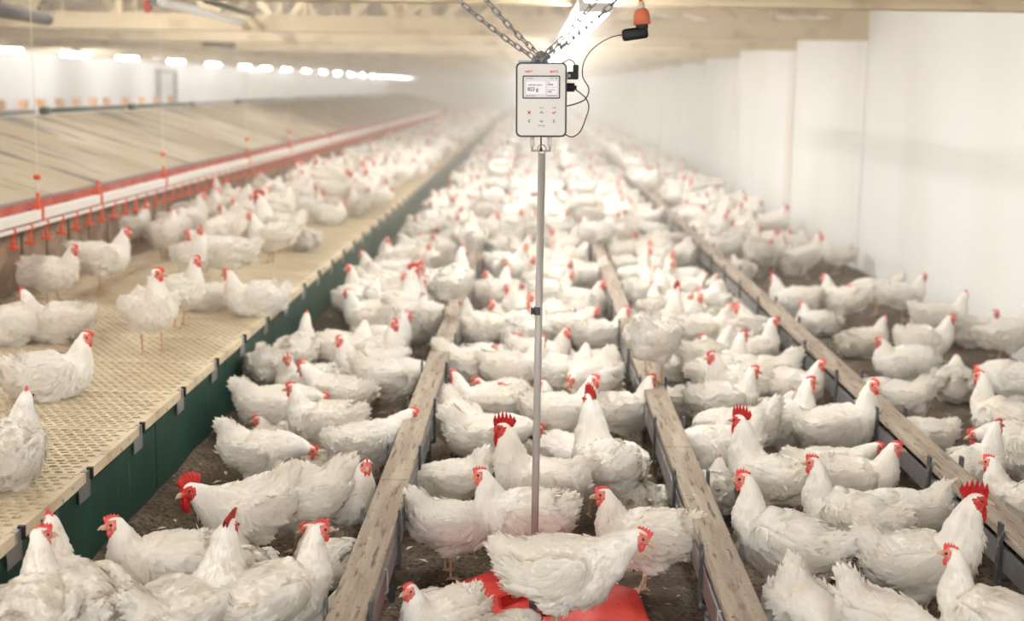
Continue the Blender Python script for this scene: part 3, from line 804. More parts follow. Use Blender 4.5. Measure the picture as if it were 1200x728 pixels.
    face = (fx > -.004) & (np.linalg.norm(rel-np.array(hd)*.016+np.array(hu)*.001, axis=1) < (.031 if not roo else .040)) & (fz < .019)
    if roo: face |= (fx > -.015) & (fz < .012) & (fz > -.035) & (fd < .036)
    leg = np.zeros(npz, bool)
    for a, b in shanks:
        ab = np.array(b-a); t = np.clip(((pc-np.array(a)) @ ab)/(ab @ ab), 0, 1); dd = np.linalg.norm(pc-np.array(a)-t[:, None]*ab, axis=1)
        leg |= (dd < .02) & (pc[:, 2] < .10)
        leg |= (pc[:, 2] < .03)
    mi = np.zeros(npz, dtype=np.int32); mi[face] = 1; mi[leg] = 2
    out.materials.clear()
    for m in (M['plum'], M['rface'] if roo else M['face'], M['shank']): out.materials.append(m)
    out.polygons.foreach_set('material_index', mi); out.polygons.foreach_set('use_smooth', [True]*npz); out.update()
    res = {'body': out}
    # feathers
    if nfeath:
        ar = np.empty(npz, dtype=np.float32); out.polygons.foreach_get('area', ar); pn = np.empty(npz*3, dtype=np.float32); out.polygons.foreach_get('normal', pn); pn = pn.reshape(-1, 3)
        ok = (mi == 0) & (np.linalg.norm(rel, axis=1) > .040) & ((pc[:, 2] > .125+min(dz, 0)) | (legs != 'stand')) & (pc[:, 2] > .015)
        g = np.random.default_rng(seed+77); pr = ar*ok; pr = pr/pr.sum(); idx = g.choice(npz, nfeath, p=pr, replace=False if nfeath < ok.sum() else True)
        sp = spine[:, :3]; V = []; F = []; BN = []
        for i in idx:
            p = pc[i]; n = pn[i]; j = int(np.argmin(((sp-p)**2).sum(1))); j = min(max(j, 1), len(sp)-2)
            fl = sp[j-1]-sp[j+1]; fl = fl/np.linalg.norm(fl); tpos = j/len(sp)
            onneck = tpos > .62; tail = tpos < .22
            # breast and belly feathers hang
            fl = fl + np.array([0, 0, -.35 if not tail else .1]); fl = fl - n*(fl @ n); q = np.linalg.norm(fl)
            if q < .1: continue
            fl = fl/q; fl = fl + g.normal(size=3)*(.16 if not tail else .26); fl -= n*(fl @ n); fl /= np.linalg.norm(fl)
            sdv = np.cross(n, fl)
            wingz = abs(p[1]) > .085*fat and abs(p[0]+.03) < .13 and tpos < .6
            if onneck: L, Wd, lift = g.uniform(.020, .032), g.uniform(.0035, .006), g.uniform(.0015, .005)
            elif tail: L, Wd, lift = g.uniform(.030, .055), g.uniform(.006, .010), g.uniform(.004, .018)
            elif wingz: L, Wd, lift = g.uniform(.034, .062), g.uniform(.007, .011), g.uniform(.001, .005)
            else: L, Wd, lift = g.uniform(.022, .036), g.uniform(.006, .010), g.uniform(.002, .009)
            if roo and onneck: L *= 1.35
            b0 = len(V)
            for (t, ww) in ((0, .35), (.35, 1.0), (.75, .85), (1.0, .12)):
                c = p - n*.003 + fl*L*(t-.25) + n*(lift*t*t + .0045*math.sin(PI*t*.9))
                for sgn in (-1, 0, 1): V.append(c + sdv*Wd*ww*sgn - n*(.0022*abs(sgn)*ww)); BN.append(n - fl*.25*t + sdv*sgn*.22)
            for r_ in range(3):
                for c_ in range(2): a_ = b0+r_*3+c_; F.append((a_, a_+3, a_+4, a_+1))
        V = np.array(V); low = V[:, 2] < .004; V[low, 2] = .004
        fm_ = bpy.data.meshes.new(name+'_feathers'); fm_.from_pydata(V.tolist(), [], F); fm_.materials.append(M['feath']); fm_.polygons.foreach_set('use_smooth', [True]*len(F)); fm_.update()
        BN = np.array(BN); BN /= np.linalg.norm(BN, axis=1)[:, None]; fm_.normals_split_custom_set_from_vertices(BN.tolist())
        res['feathers'] = fm_
    # comb: an upright serrated blade following the skull
    cmb = MB(); n = 6 if roo else 5
    Lc, Hc = (.086, .050) if roo else (.042, .0145)
    if roo == 2: Lc, Hc = .095, .036
    top = []; bot = []; base0 = .024*k
    for i in range(n*4+1):
        t = i/(n*4); x = .034*k - t*Lc
        zb = base0 - .004 - .9*max(0, (t-.6))*.02 - (.010 if t < .1 else 0)
        env = math.sin(PI*min(1, .12+t*.86))**.6
        saw = abs(((t*n) % 1)-.5)*2
        z = base0 + Hc*env*((.72+.28*(1-saw)) if roo == 2 else (.35+.65*(1-saw)))
        top.append((x - .010*t, z)); bot.append((x*.9, zb - .010))
    vs = []; T = .0055 if roo else .0038
    for s in (-1, 1):
        for (x, z), (bx, bz) in zip(top, bot):
            for (xx, zz, th) in ((bx, bz, T), ((x+bx)/2, (z+bz)/2, T), (x, z, T*.3)):
                sw = (.5*(zz-base0)*(-1 if roo == 2 else .12)) if zz > base0 else 0
                vs.append(head + hd*xx + hu*zz + hs*(s*th + sw))
    nn = len(top); fs = []
    for i in range(nn-1):
        for j in range(2):
            a = i*3+j; b = a+3; fs.append((a, b, b+1, a+1)); o2 = nn*3; fs.append((o2+a, o2+a+1, o2+b+1, o2+b))
        a = i*3+2; fs.append((a, a+3, nn*3+a+3, nn*3+a))
    cmb.add(vs, fs); res['comb'] = cmb.mesh(name+'_comb', M['rcomb'] if roo else M['comb'], True)
    wm = MB(); wl = .036 if roo else .014
    for s in (-1, 1):
        c = head + hd*(.022*k) - hu*(.016*k+wl*.75) + hs*s*.008*k
        wm.ell(c, (.0085*k*(1.5 if roo else 1), .0045*k, wl), 12, 8, M=HM)
        if roo: wm.ell(head - hd*.004 - hu*.022 + hs*s*.019, (.012, .004, .016), 10, 6, M=HM)
    res['wattle'] = wm.mesh(name+'_wattle', M['rcomb'] if roo else M['comb'], True)
    bm_ = MB(); tip = head + hd*(.054*k) - hu*.010
    bm_.tube([head+hd*.030*k-hu*.002, head+hd*.042*k-hu*.002, tip+hu*.002, tip-hu*.003], [.0085*k, .0065*k, .0028, .0008], 8)
    bm_.tube([head+hd*.030*k-hu*.009, head+hd*.046*k-hu*.010], [.0055*k, .0022], 8)
    res['beak'] = bm_.mesh(name+'_beak', M['beak'], True)
    for s, nm in ((-1, 'eye_a'), (1, 'eye_b')):
        res[nm] = MB().ell(head + hd*.014*k + hu*.005*k + hs*s*.0205*k, (.0048, .0035, .0048), 10, 6, M=HM).mesh(name+'_eye', M['eye'], True)
    return res

def dirv(yawd, pit=0): return (math.cos(R(yawd))*math.cos(R(pit)), math.sin(R(yawd))*math.cos(R(pit)), math.sin(R(pit)))
NECK = {
 'stand': ([(.138, 0, .290, .062, .066), (.148, 0, .328, .045, .048), (.156, 0, .360, .032, .034)], (.172, 0, .385)),
 'tall': ([(.130, 0, .305, .062, .065), (.132, 0, .352, .045, .047), (.136, 0, .396, .032, .033)], (.152, 0, .428)),
 'fwd': ([(.150, 0, .280, .068, .070), (.188, 0, .312, .048, .050), (.218, 0, .336, .033, .035)], (.242, 0, .348)),
 'peck': ([(.165, 0, .235, .064, .064), (.202, 0, .175, .045, .046), (.222, 0, .115, .032, .032)], (.236, 0, .072)),
 'low': ([(.155, 0, .262, .064, .066), (.190, 0, .266, .045, .047), (.214, 0, .262, .032, .033)], (.236, 0, .256)),
 'tuck': ([(.130, 0, .286, .062, .066), (.135, 0, .312, .047, .049), (.142, 0, .334, .033, .033)], (.158, 0, .348)),
 'turnl': ([(.130, .01, .298, .060, .064), (.130, .03, .338, .045, .046), (.126, .050, .368, .032, .032)], (.122, .064, .384)),
 'roo': ([(.134, 0, .318, .070, .074), (.144, 0, .374, .054, .057), (.154, 0, .422, .040, .042)], (.170, 0, .456)),
}
def var(pose, hyaw=0, hp=-6, **kw):
    n, h = NECK[pose]; h = (h[0], h[1], h[2])
    return dict(neck=n, head=h, hd=dirv(hyaw, hp), **kw)
SITZ = -.125
VAR = {
 'stand': var('stand', 0, -6, seed=1, tl=.8), 'stand_l': var('stand', 45, -8, seed=2), 'stand_r': var('stand', -50, -4, seed=3),
 'tall': var('tall', 0, 0, pitchb=.22, seed=4), 'tall_l': var('tall', 50, -5, pitchb=.18, seed=5), 'tall_r': var('tall', -55, -5, pitchb=.2, seed=6),
 'fwd': var('fwd', -8, -24, seed=7, tailup=-.01, pitchb=.03), 'low': var('low', 10, -20, seed=8, tailup=.05), 'peck': var('peck', 0, -65, seed=9, pitchb=-.16, tailup=.03),
 'sit': var('tuck', 0, -5, dz=SITZ, legs='sit', seed=10, fat=1.13, tl=.62), 'sit_l': var('tuck', 60, -8, dz=SITZ, legs='sit', seed=11, fat=1.12, tl=.70), 'sit_r': var('stand', -40, -8, dz=SITZ, legs='sit', seed=12, fat=1.10, tl=.8),
 'turn': var('turnl', 115, -14, seed=13, tl=.7, fat=1.1), 'sit_tall': var('stand', 20, -4, dz=SITZ, legs='sit', seed=14, pitchb=.1, fat=1.10, tl=.75),
 'roo': var('roo', 0, -3, seed=15, roo=1, tailup=.03, pitchb=.10), 'roo_l': var('roo', 35, -6, seed=16, roo=2, tailup=.04, pitchb=.12), 'roo_low': var('fwd', 15, -10, seed=17, roo=2, tailup=.05),
}
BIRD = {}
for nm, kw in VAR.items(): BIRD[nm] = make_bird(nm, **kw)
MIDZ = {'sit': .10}
def bird_template(pose):
    b = BIRD[pose]; roo = pose.startswith('roo')
    o = bpy.data.objects.new('rooster' if roo else 'hen', b['body']); COL.objects.link(o)
    for k, nm in (('feathers', 'plumage'), ('comb', 'comb'), ('wattle', 'wattles'), ('beak', 'beak'), ('eye_a', 'eye'), ('eye_b', 'eye')):
        c = bpy.data.objects.new(nm, b[k]); COL.objects.link(c); c.parent = o
        if k == 'feathers': c['kind'] = 'stuff'
    return o
TEMPL = {}
BS = .88                                       # body scale of the whole breed
placed = []                                   # x, y, layer of every bird that stands somewhere
def bird(pose, x, y, z, hdg, sc, label, group):
    if pose not in TEMPL: TEMPL[pose] = o = bird_template(pose)
    else:
        src = TEMPL[pose]; o = src.copy(); COL.objects.link(o)
        for ch in src.children:
            c = ch.copy(); COL.objects.link(c); c.parent = o
    o.location = (x, y, z); o.rotation_euler = (0, 0, R(hdg)); sc *= BS; o.scale = (sc, sc*random.uniform(.97, 1.05), sc)
    tag(o, label, 'rooster' if pose.startswith('roo') else 'hen', group)
    placed.append((x, y, z)); return o
def at(px, py, pose, layer):                  # body centre in the photo -> spot on its floor
    base = {'f': .0, 'p': HP, 'k': .068, 'w': PZ}[layer]
    mz = (.115 if pose.startswith('sit') else .225)*BS
    p = P(px, py, base+mz); return p.x, p.y, base

GL = {'L': 'hens between the slatted platform and the left rail', 'M': 'hens in the middle aisle around the pole', 'C': 'hens between the middle and right rails',
      'Q': 'hens along the white wall', 'T': 'hens on the slatted platform'}
HEN = [
 # left aisle
 ('L', 'f', -32, 745, 'tall_r', 75, 1.0, 'white hen cut by the left picture edge below the platform corner, red comb turned right'),
 ('L', 'f', 88, 722, 'tall', 112, 1.05, 'white hen seen from behind with straight neck, against the green skirt'),
 ('L', 'f', 200, 668, 'stand', 186, 1.0, 'white hen in profile facing left with small red comb, beside the green skirt'),
 ('L', 'f', 218, 722, 'roo_l', 36, 1.0, 'white rooster with large folded red comb facing right, front left aisle'),
 ('L', 'f', 292, 603, 'roo_low', 208, 1.0, 'white rooster with drooping dark red comb and wattles bowing left towards the skirt'),
 ('L', 'f', 320, 708, 'tall', 18, 1.0, 'white hen facing right with pink face, leaning against the front rooster'),
 ('L', 'f', 285, 664, 'sit', 100, .85, 'round white hen back squeezed behind the neck of the front left rooster'),
 ('L', 'f', 350, 588, 'low', 188, 1.05, 'fluffy white hen with raised tail, behind the drooping-combed rooster'),
 ('L', 'f', 372, 735, 'sit', 40, .85, 'white hen back low at the bottom edge beside the left rail'),
 ('L', 'f', 388, 650, 'sit_l', 130, .85, 'white hen half hidden between the left plank and the pink-faced hen'),
 ('L', 'f', 306, 528, 'low', 340, .95, 'white hen bent right beside the bare litter patch by the skirt'),
 ('L', 'f', 322, 478, 'low', 8, 1.0, 'white hen with tail raised left, close to the green skirt'),
 ('L', 'f', 306, 440, 'peck', 75, .95, 'white hen with tail pointing straight up by the green skirt'),
 ('L', 'f', 384, 492, 'stand', 165, 1.0, 'white hen facing left with red comb, centre of the left aisle'),
 ('L', 'f', 350, 415, 'tall', 70, .95, 'shaded white hen with red comb right beside the green skirt'),
 ('L', 'f', 392, 578, 'stand_r', 320, .95, 'white hen facing the camera with small red face by the left plank'),
 ('L', 'f', 428, 520, 'fwd', 25, .95, 'white hen stretching right towards the left plank, red-faced'),
 ('L', 'f', 455, 446, 'low', 12, 1.0, 'white hen with fluffy tail raised left, just left of the left plank'),
 ('L', 'f', 385, 445, 'sit', 200, .95, 'white hen sitting in the middle of the left aisle'),
 ('L', 'f', 412, 408, 'sit_l', 60, .95, 'white hen crouching behind the fluffy-tailed one in the left aisle'),
 ('L', 'f', 448, 400, 'stand', 20, .95, 'white hen near the left plank with head lifted right, left aisle'),
 ('L', 'f', 432, 345, 'tall', 200, 1.0, 'white upright hen in the left aisle below the green skirt bend'),
 ('L', 'f', 470, 352, 'stand_l', 340, 1.0, 'white hen facing right with red face beside the blurred left plank'),
 ('L', 'f', 378, 548, 'sit', 60, .9, 'white hen low between the fluffy-tailed hen and the camera-facing one'),
 ('L', 'f', 335, 510, 'sit', 190, .85, 'white hen wedged among three others beside the skirt'),
 # middle aisle
 ('M', 'k', 655, 672, 'fwd', -4, 1.03, 'large white hen standing on the red scale plate facing right'),
 ('M', 'f', 520, 708, 'stand', 222, .80, 'white hen in front of the red plate, facing left near the left rail'),
 ('M', 'f', 588, 726, 'low', 50, .72, 'white hen with ragged upright tail at the bottom edge over the red plate'),
 ('M', 'f', 617, 606, 'stand', 178, .98, 'white hen directly behind the pole facing left with red comb'),
 ('M', 'f', 528, 606, 'peck', 12, .9, 'white hen with hidden head and visible legs beside the left rail'),
 ('M', 'f', 530, 556, 'peck', 185, .85, 'white hen back bent forward behind the hidden-headed one by the left rail'),
 ('M', 'f', 636, 566, 'roo', 183, .98, 'white rooster facing left with bright red comb and wattles behind the pole'),
 ('M', 'f', 762, 635, 'stand', 184, .98, 'white hen facing left with tall pink comb, right behind the weighed hen'),
 ('M', 'f', 712, 548, 'roo', 118, 1.08, 'big ruffled white rooster seen from behind, right of the pole'),
 ('M', 'f', 772, 582, 'sit', 95, .92, 'white hen squatting against the middle plank'),
 ('M', 'f', 516, 488, 'peck', 290, .9, 'white hen pecking at the litter beside the left plank'),
 ('M', 'f', 570, 513, 'low', 10, 1.0, 'white hen with long back behind the bright-combed rooster'),
 ('M', 'f', 570, 470, 'stand_r', 185, .95, 'white hen with pink face left of the pole, behind the long-backed one'),
 ('M', 'f', 668, 480, 'sit_tall', 160, .95, 'white hen sitting just right of the pole below its knob'),
 ('M', 'f', 735, 480, 'stand', 30, .95, 'white hen facing right beside the start of the middle plank'),
 ('M', 'f', 600, 435, 'stand_l', 15, 1.0, 'white hen facing right left of the pole below the knob'),
 ('M', 'f', 520, 430, 'low', 350, 1.0, 'white hen with long neck to the right beside the left plank bracket'),
 ('M', 'f', 690, 425, 'sit_r', 190, .98, 'white hen sitting right of the pole knob facing left'),
 ('M', 'f', 655, 385, 'fwd', 15, 1.0, 'white hen with stretched neck right behind the pole knob'),
 ('M', 'f', 720, 390, 'stand', 20, 1.0, 'white hen lifting its head right, right of the pole knob'),
 ('M', 'f', 535, 385, 'sit_l', 20, 1.0, 'white hen sitting low right of the left plank, beyond its bracket'),
 ('M', 'f', 728, 325, 'stand_l', 15, 1.0, 'white hen facing right in the middle aisle near the blurred plank'),
 ('M', 'w2', 763, 398, 'low', 65, 1.0, 'fluffy white hen perched on the middle plank end'),
 ('M', 'w1', 536, 332, 'tall', 65, 1.0, 'white hen perched on the left plank, seen from behind'),
 # between middle and right rails
 ('C', 'f', 922, 645, 'tall', 164, 1.06, 'white hen with long upright neck facing left, right of the middle plank'),
 ('C', 'f', 998, 612, 'tall', 168, 1.0, 'white hen with upright neck facing left, behind the front long-necked one'),
 ('C', 'f', 1076, 662, 'roo', 8, 1.02, 'white rooster with tall spiked red comb facing right by the right rail'),
 ('C', 'f', 1165, 732, 'tall', 158, .95, 'white hen facing left at the lower right below the spiked-comb rooster'),
 ('C', 'f', 942, 712, 'low', 285, .9, 'white hen seen from behind with upright tail at the bottom edge'),
 ('C', 'f', 1036, 722, 'peck', 330, .9, 'white hen with lowered head at the bottom edge under the rooster'),
 ('C', 'f', 1000, 560, 'stand', 5, .92, 'white hen facing right behind the upright-necked pair'),
 ('C', 'f', 1062, 592, 'low', 196, .9, 'white hen with tail stretched right under the right plank'),
 ('C', 'f', 968, 543, 'fwd', 8, .88, 'white hen reaching right under the trough beside the right rail'),
 ('C', 'f', 905, 560, 'roo', 150, .98, 'white rooster with spiked red comb facing left, right of the middle plank'),
 ('C', 'f', 912, 496, 'tall', 25, 1.0, 'white hen with upright neck looking right, behind the left-facing rooster'),
 ('C', 'f', 950, 507, 'sit', 10, .95, 'white hen sitting beside the right rail with pink face right'),
 ('C', 'f', 845, 525, 'low', 205, .98, 'white hen bent left over the middle plank'),
 ('C', 'f', 835, 572, 'sit', 80, .85, 'white hen crouching low against the middle plank'),
 ('C', 'f', 800, 470, 'sit_r', 170, .98, 'white hen beside the middle plank with head turned left'),
 ('C', 'f', 845, 470, 'stand', 20, .98, 'white hen in the crowd left of the upright-necked looker'),
 ('C', 'f', 895, 437, 'low', 190, 1.0, 'white hen with round back in the crowd by the right rail'),
 ('C', 'f', 828, 420, 'stand_l', 40, 1.0, 'white hen beyond the middle plank start, head lifted'),
 ('C', 'f', 790, 430, 'sit', 20, .95, 'white hen sitting beside the perched fluffy hen'),
 # along the wall
 ('Q', 'f', 1138, 548, 'tall', 48, .92, 'white hen with upright neck looking right behind the right plank'),
 ('Q', 'f', 1205, 592, 'stand', 158, .95, 'white hen at the right edge facing left over the right plank'),
 ('Q', 'f', 1180, 495, 'tall', 155, 1.0, 'white hen facing left with red face near the right edge'),
 ('Q', 'f', 1212, 528, 'low', 170, 1.1, 'white hen back cut by the right picture edge'),
 ('Q', 'f', 1120, 447, 'sit', 92, 1.0, 'round white hen seen squarely from behind on bare litter'),
 ('Q', 'f', 1078, 502, 'fwd', 205, .85, 'white hen stretched low behind the right plank'),
 ('Q', 'f', 1050, 466, 'low', 160, .95, 'white hen behind the right plank, left of the round-backed one'),
 ('Q', 'f', 1062, 424, 'sit', 185, 1.05, 'white hen lying long beside the right plank'),
 ('Q', 'f', 1012, 398, 'sit_tall', 40, 1.0, 'white hen sitting with head lifted right beside the right plank'),
 ('Q', 'f', 990, 352, 'stand', 155, 1.0, 'white hen facing left on bare litter near the right plank'),
 ('Q', 'f', 932, 350, 'stand_r', 175, 1.0, 'white hen with two-tone red head beside the right plank'),
 ('Q', 'f', 958, 375, 'sit', 140, .95, 'white hen in front of the left-facing one beside the right plank'),
 ('Q', 'f', 1030, 338, 'low', 185, .95, 'white hen facing left, one of a pair by the wall foot'),
 ('Q', 'f', 1056, 345, 'stand', 15, .95, 'white hen facing right, partner of the pair by the wall foot'),
 ('Q', 'f', 1100, 372, 'stand_l', 20, 1.05, 'white hen with head high against the white wall'),
 ('Q', 'f', 1136, 388, 'sit', 15, 1.05, 'white hen facing right in front of the head-high one by the wall'),
 ('Q', 'f', 1178, 392, 'tall', 30, 1.0, 'white hen facing right against the wall at the right edge'),
 ('Q', 'f', 1082, 398, 'stand', 10, .95, 'white hen facing right with red face, left of the wall group'),
 ('Q', 'f', 1196, 445, 'low', 160, 1.0, 'white hen back at the right edge below the wall group'),
 ('Q', 'f', 984, 296, 'stand', 170, .95, 'white hen standing alone by the wall at the flock edge'),
 ('Q', 'f', 942, 300, 'tall', 30, 1.0, 'white hen left of the lone one at the flock edge by the wall'),
 # on the platform
 ('T', 'p', 176, 362, 'tall_l', 285, 1.0, 'white hen standing square to the camera on the slats'),
 ('T', 'p', 208, 338, 'tall', 320, .92, 'white hen half behind the square-standing one on the slats'),
 ('T', 'p', 55, 437, 'sit_r', 10, 1.0, 'white hen sitting on the slats facing right with red comb'),
 ('T', 'p', 2, 532, 'sit_tall', 60, 1.05, 'white hen at the left edge on the slats, nearest of the platform birds'),
 ('T', 'p', 68, 375, 'sit_r', 172, 1.0, 'white hen sitting on the slats with head turned left, red face'),
 ('T', 'p', 12, 378, 'sit', 200, 1.0, 'white hen at the left edge sitting beside the left-turned one on the slats'),
 ('T', 'p', 58, 318, 'stand', 330, .95, 'shaded white hen with red comb under the orange cups'),
 ('T', 'p', 116, 305, 'stand_r', 15, 1.05, 'white hen standing with bare legs and red face under the drinker pipe'),
 ('T', 'p', 10, 322, 'sit', 190, .95, 'white hen at the left edge under the first orange cups'),
 ('T', 'p', 243, 342, 'sit', 190, .78, 'small white hen crouched on the slats beside the edge-lying pair'),
 ('T', 'p', 302, 348, 'sit_r', 188, 1.0, 'white hen lying along the platform edge facing left'),
 ('T', 'p', 226, 298, 'tall', 290, .95, 'white upright hen facing the camera in the platform crowd front'),
 ('T', 'p', 268, 298, 'fwd', 175, 1.05, 'white hen with long body facing left in the platform crowd front'),
 ('T', 'p', 320, 275, 'stand', 175, .95, 'white hen facing left with neck up, platform crowd right side'),
 ('T', 'p', 358, 278, 'sit', 100, .9, 'white hen sitting alone near the platform edge right of the crowd'),
 ('T', 'p', 192, 272, 'stand', 60, .95, 'white hen behind the upright one, near the drinker cups'),
 ('T', 'p', 280, 258, 'tall', 250, .95, 'white upright hen in the second row of the platform crowd'),
 ('T', 'p', 385, 250, 'sit', 20, .95, 'white hen sitting at the platform edge where the crowd thickens'),
 ('T', 'p', 150, 262, 'stand_l', 20, .95, 'white hen right under the drinker pipe, left of the upright one'),
]
zone = {'L': [], 'M': [], 'C': [], 'Q': [], 'T': []}
RX = [-.445, .565, 1.505]
def keep_lane(g, x):
    lim = {'L': (XE+.13, RX[0]-.15), 'M': (RX[0]+.15, RX[1]-.15), 'C': (RX[1]+.15, RX[2]-.14), 'Q': (RX[2]+.17, XR-.16), 'T': (-2.85, XE-.12)}[g]
    return min(max(x, lim[0]), lim[1])
for g, ly, px, py, pose, hdg, sc, lab in HEN:
    if ly[0] == 'w':
        x, y, z = at(px, py, pose, 'w'); x = RX[0] if ly == 'w1' else RX[1]
    else:
        x, y, z = at(px, py, pose, ly)
        if ly == 'f': x = keep_lane(g, x)
    if ly == 'f': z = float(litter_h(np.array(x), np.array(y))) - .002
    # a bird reads at its heading as seen along the line of sight
    hdg2 = hdg + math.degrees(math.atan2(-x, y))
    bird(pose, x, y, z, hdg2, sc, lab, GL[g])
    # keep two bodies apart in the auto fill
NHAND = len(placed)

# ---- the rest of the flock, thrown in with a minimum spacing
pts = []                                    # x, y, z, lane
def clear(x, y, z, dmin):
    for a, b, c in placed:
        if abs(a-x) < dmin and abs(b-y) < dmin*1.3 and ((a-x)**2+((b-y)/1.15)**2) < dmin*dmin and (abs(c-z) < .2): return False
    for a, b, c, d in pts[-1400:]:
        if abs(a-x) < dmin and abs(b-y) < dmin*1.3 and ((a-x)**2+((b-y)/1.15)**2) < dmin*dmin and (abs(c-z) < .2): return False
    return True
lanes = {'L': (XE+.27, RX[0]-.19), 'M': (RX[0]+.19, RX[1]-.19), 'C': (RX[1]+.19, RX[2]-.18), 'Q': (RX[2]+.2, XR-.29), 'T': (-2.65, XE-.16)}
y = 4.7
while y < 62:
    step = .9
    for g, (a, b) in lanes.items():
        tries = int((b-a)*step*75)
        for _ in range(tries):
            x = random.uniform(a, b); yy = random.uniform(y, y+step)
            z = HP if g == 'T' else 0.0
            px, py = proj((x, yy, z))
            if not (-90 < px < 1290): continue
            if g == 'T' and (py > 300 or (py > 255 and px > 330)): continue      # bare slats in front
            if g == 'Q' and py > 330: continue
            if g == 'L' and px < 345 and py > 400: continue
            if py > 560: continue
            d = .205 if g in 'MC' else (.215 if g == 'L' else (.235 if g == 'T' else .24))
            if g == 'Q' and yy > 12 and x > XR-.5: d = .36
            if clear(x, yy, z, d): pts.append((x, yy, z, g))
    y += step
for X in RX:                                  # birds perched along the planks in the distance
    yy = {-.445: 8.6, .565: 11.0, 1.505: 15.0}[X]
    while yy < 60:
        yy += random.uniform(.4, 2.0); pts.append((X, yy, PZ, 'P'))
pts.sort(key=lambda p: p[1]*(1 if p[3] != 'T' else 1.05) + (40 if p[3] == 'P' and p[1] > 60 else 0))
poses_f = ['stand', 'stand_l', 'stand_r', 'tall', 'tall_r', 'fwd', 'low', 'peck', 'sit', 'sit_l', 'sit_r', 'turn', 'sit_tall', 'roo', 'sit', 'sit', 'low', 'turn', 'peck']
NIND = 300 - NHAND
lane_txt = {'L': 'in the left aisle beside the green skirt', 'M': 'in the middle aisle', 'C': 'between the middle and right rails', 'Q': 'beside the white wall', 'T': 'on the slatted platform'}
def pose_txt(p):
    return ('rooster' if p.startswith('roo') else 'sitting hen' if p.startswith('sit') else 'pecking hen' if p == 'peck' else 'upright hen' if p.startswith('tall') else
            'hen looking back' if p == 'turn' else 'stretching hen' if p in ('fwd', 'low') else 'standing hen')
def side_txt(h):
    h = h % 360
    return 'facing right' if h < 45 or h > 315 else 'facing away' if h < 135 else 'facing left' if h < 225 else 'facing the camera'
auto = []
for k, (x, yy, z, g) in enumerate(pts[:NIND]):
    pose = random.choice(poses_f); hdg = random.choice([random.gauss(0, 40), random.gauss(180, 40), random.uniform(0, 360)])
    if pose == 'roo' and random.random() < .6: pose = 'stand'
    if g == 'P':
        bird(random.choice(['sit', 'sit_l', 'tall']), x, yy, z, random.uniform(0, 360), .98, 'blurred white hen perched on the %s plank far back' % {-.445: 'left', .565: 'middle', 1.505: 'right'}[x], 'hens perched on the planks'); continue
    zz = z if g == 'T' else float(litter_h(np.array(x), np.array(yy)))-.002
    a, b = lanes[g]; u = (x-a)/(b-a)
    lat = {'L': ('against the skirt', 'by the left plank'), 'M': ('by left plank', 'by middle plank'), 'C': ('by middle plank', 'by right plank'), 'Q': ('by the right plank', 'at the wall foot'), 'T': ('near the drinkers', 'near platform edge')}[g]
    dtxt = 'front of the crowd' if yy < 6.5 else 'middle of the crowd' if yy < 8 else 'blurred back'
    lt = 'white %s %s, %s, %s' % (pose_txt(pose), side_txt(hdg), lat[0] if u < .5 else lat[1], dtxt)
    auto.append((bird(pose, x, yy, zz, hdg, random.uniform(.92, 1.06), lt, GL[g]), lt, yy))
by = {}
for o, lt, yy in auto: by.setdefault(lt, []).append((yy, o))
for lt, lst in by.items():                   # birds that read alike are told apart by how near they are
    if len(lst) > 1:
        lst.sort(key=lambda t: t[0])
        for k, (yy, o) in enumerate(lst):
            o['label'] = lt + ', ' + (('nearer' if k == 0 else 'farther')+' of two' if len(lst) == 2 else ('nearest' if k == 0 else 'farthest' if k == len(lst)-1 else 'middle' if len(lst) == 3 else ['', 'second', 'third', 'fourth', 'fifth', 'sixth', 'seventh', 'eighth', 'ninth', 'tenth'][min(k, 9)]+' nearest'))

# the far flock nobody could count: light copies fused into one object
def far_mesh(nm):
    kw = dict(VAR[nm]); kw['voxel'] = .019; kw['nfeath'] = 0
    b = make_bird(nm+'_far', **kw); vs = []; fs = []; ms = []
    for key, slot in (('body', None), ('comb', 3)):
        me = b[key]; b0 = len(vs); vs += [tuple(v.co) for v in me.vertices]
        for p in me.polygons: fs.append(tuple(i+b0 for i in p.vertices)); ms.append(p.material_index if slot is None else slot)
    return np.array(vs), fs, ms
FARP = ['stand', 'low', 'sit', 'stand_r', 'sit_l', 'peck', 'peck', 'turn', 'sit']
far = [far_mesh(n) for n in FARP]
V = []; F = []; MI = []; base = 0
for (x, yy, z, g) in pts[NIND:]:
    v, f, m = random.choice(far); h = R(random.uniform(0, 360)); s = random.uniform(.92, 1.08)*BS
    c, sn = math.cos(h)*s, math.sin(h)*s
    V.append(np.stack([v[:, 0]*c - v[:, 1]*sn + x, v[:, 0]*sn + v[:, 1]*c + yy, v[:, 2]*s + z], 1))
    F += [tuple(i+base for i in q) for q in f]; MI += m; base += len(v)
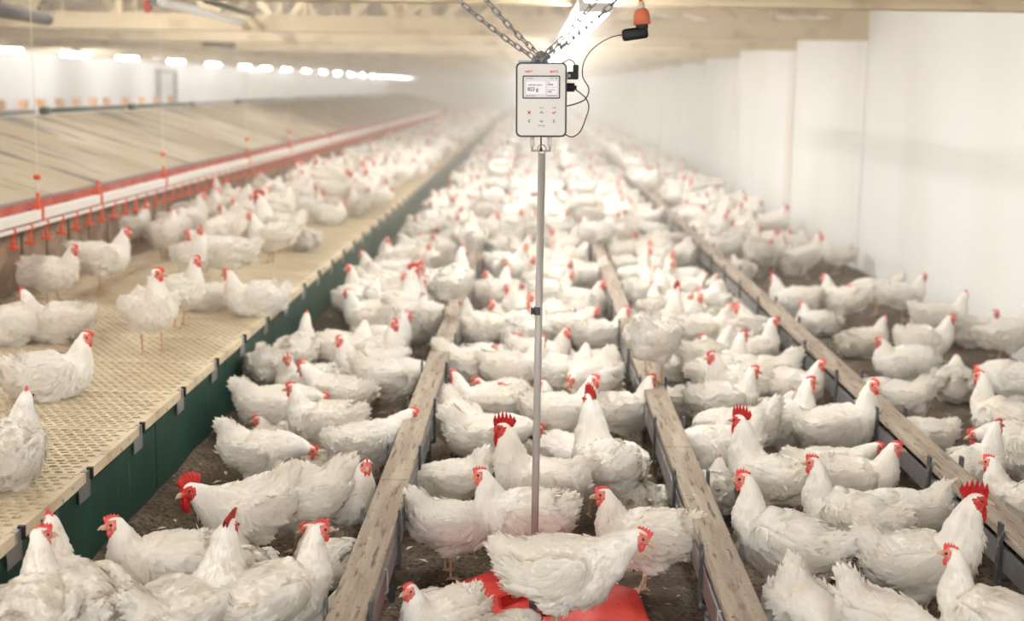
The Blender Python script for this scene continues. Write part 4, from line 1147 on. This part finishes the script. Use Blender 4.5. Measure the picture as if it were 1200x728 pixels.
if V:
    me = bpy.data.meshes.new('hen_flock'); me.from_pydata(np.concatenate(V).tolist(), [], F)
    for m in (M['plum'], M['face'], M['shank'], M['comb']): me.materials.append(m)
    me.polygons.foreach_set('material_index', MI); me.polygons.foreach_set('use_smooth', [True]*len(F)); me.update()
    o = bpy.data.objects.new('hen_flock', me); COL.objects.link(o)
    tag(o, 'distant mass of white hens filling the hazy far half of the hall', 'hens', kind='stuff')
print('birds', len(placed), 'far', len(pts)-NIND, 'lastY', pts[NIND][1] if len(pts) > NIND else None, 'faces', len(F))

# ------------------------------------------------------------------ litter bits: feathers and droppings lying about
mb = MB()
for _ in range(900):
    x = random.uniform(XE+.05, XR-.05); y = 3.2+random.random()**1.6*7
    z = float(litter_h(np.array(x), np.array(y)))+.004; a = random.uniform(0, PI); L = random.uniform(.008, .028); w_ = L*random.uniform(.2, .4)
    c, s = math.cos(a), math.sin(a)
    mb.add([(x-c*L, y-s*L, z), (x+s*w_, y-c*w_, z+.004), (x+c*L, y+s*L, z+.001), (x-s*w_, y+c*w_, z+.004)], [(0, 1, 2, 3)])
o = mb.build('loose_feathers', M['feath']); tag(o, 'small white feathers scattered over the brown litter', 'feathers', kind='stuff')

# ------------------------------------------------------------------ dusty air in the hall
if HAZE:
    hz = MB().box((XL+.02, 5.2, .001), (XR-.02, YF-.05, 3.66)).build('dust_haze', None) if False else None
    hm = bpy.data.materials.new('dusty air'); hm.use_nodes = True; nt = hm.node_tree; nt.nodes.clear()
    o_ = nt.nodes.new('ShaderNodeOutputMaterial'); v_ = nt.nodes.new('ShaderNodeVolumeScatter'); v_.inputs['Color'].default_value = (1, .97, .91, 1); v_.inputs['Density'].default_value = HAZE; v_.inputs['Anisotropy'].default_value = .3
    nt.links.new(v_.outputs[0], o_.inputs['Volume'])
    o = MB().box((XL+.02, 6.0, -.2), (XR+.2, YF-.05, 3.9)).build('dust_haze', hm)
    tag(o, 'pale dusty haze filling the far length of the hall', 'haze', kind='stuff')
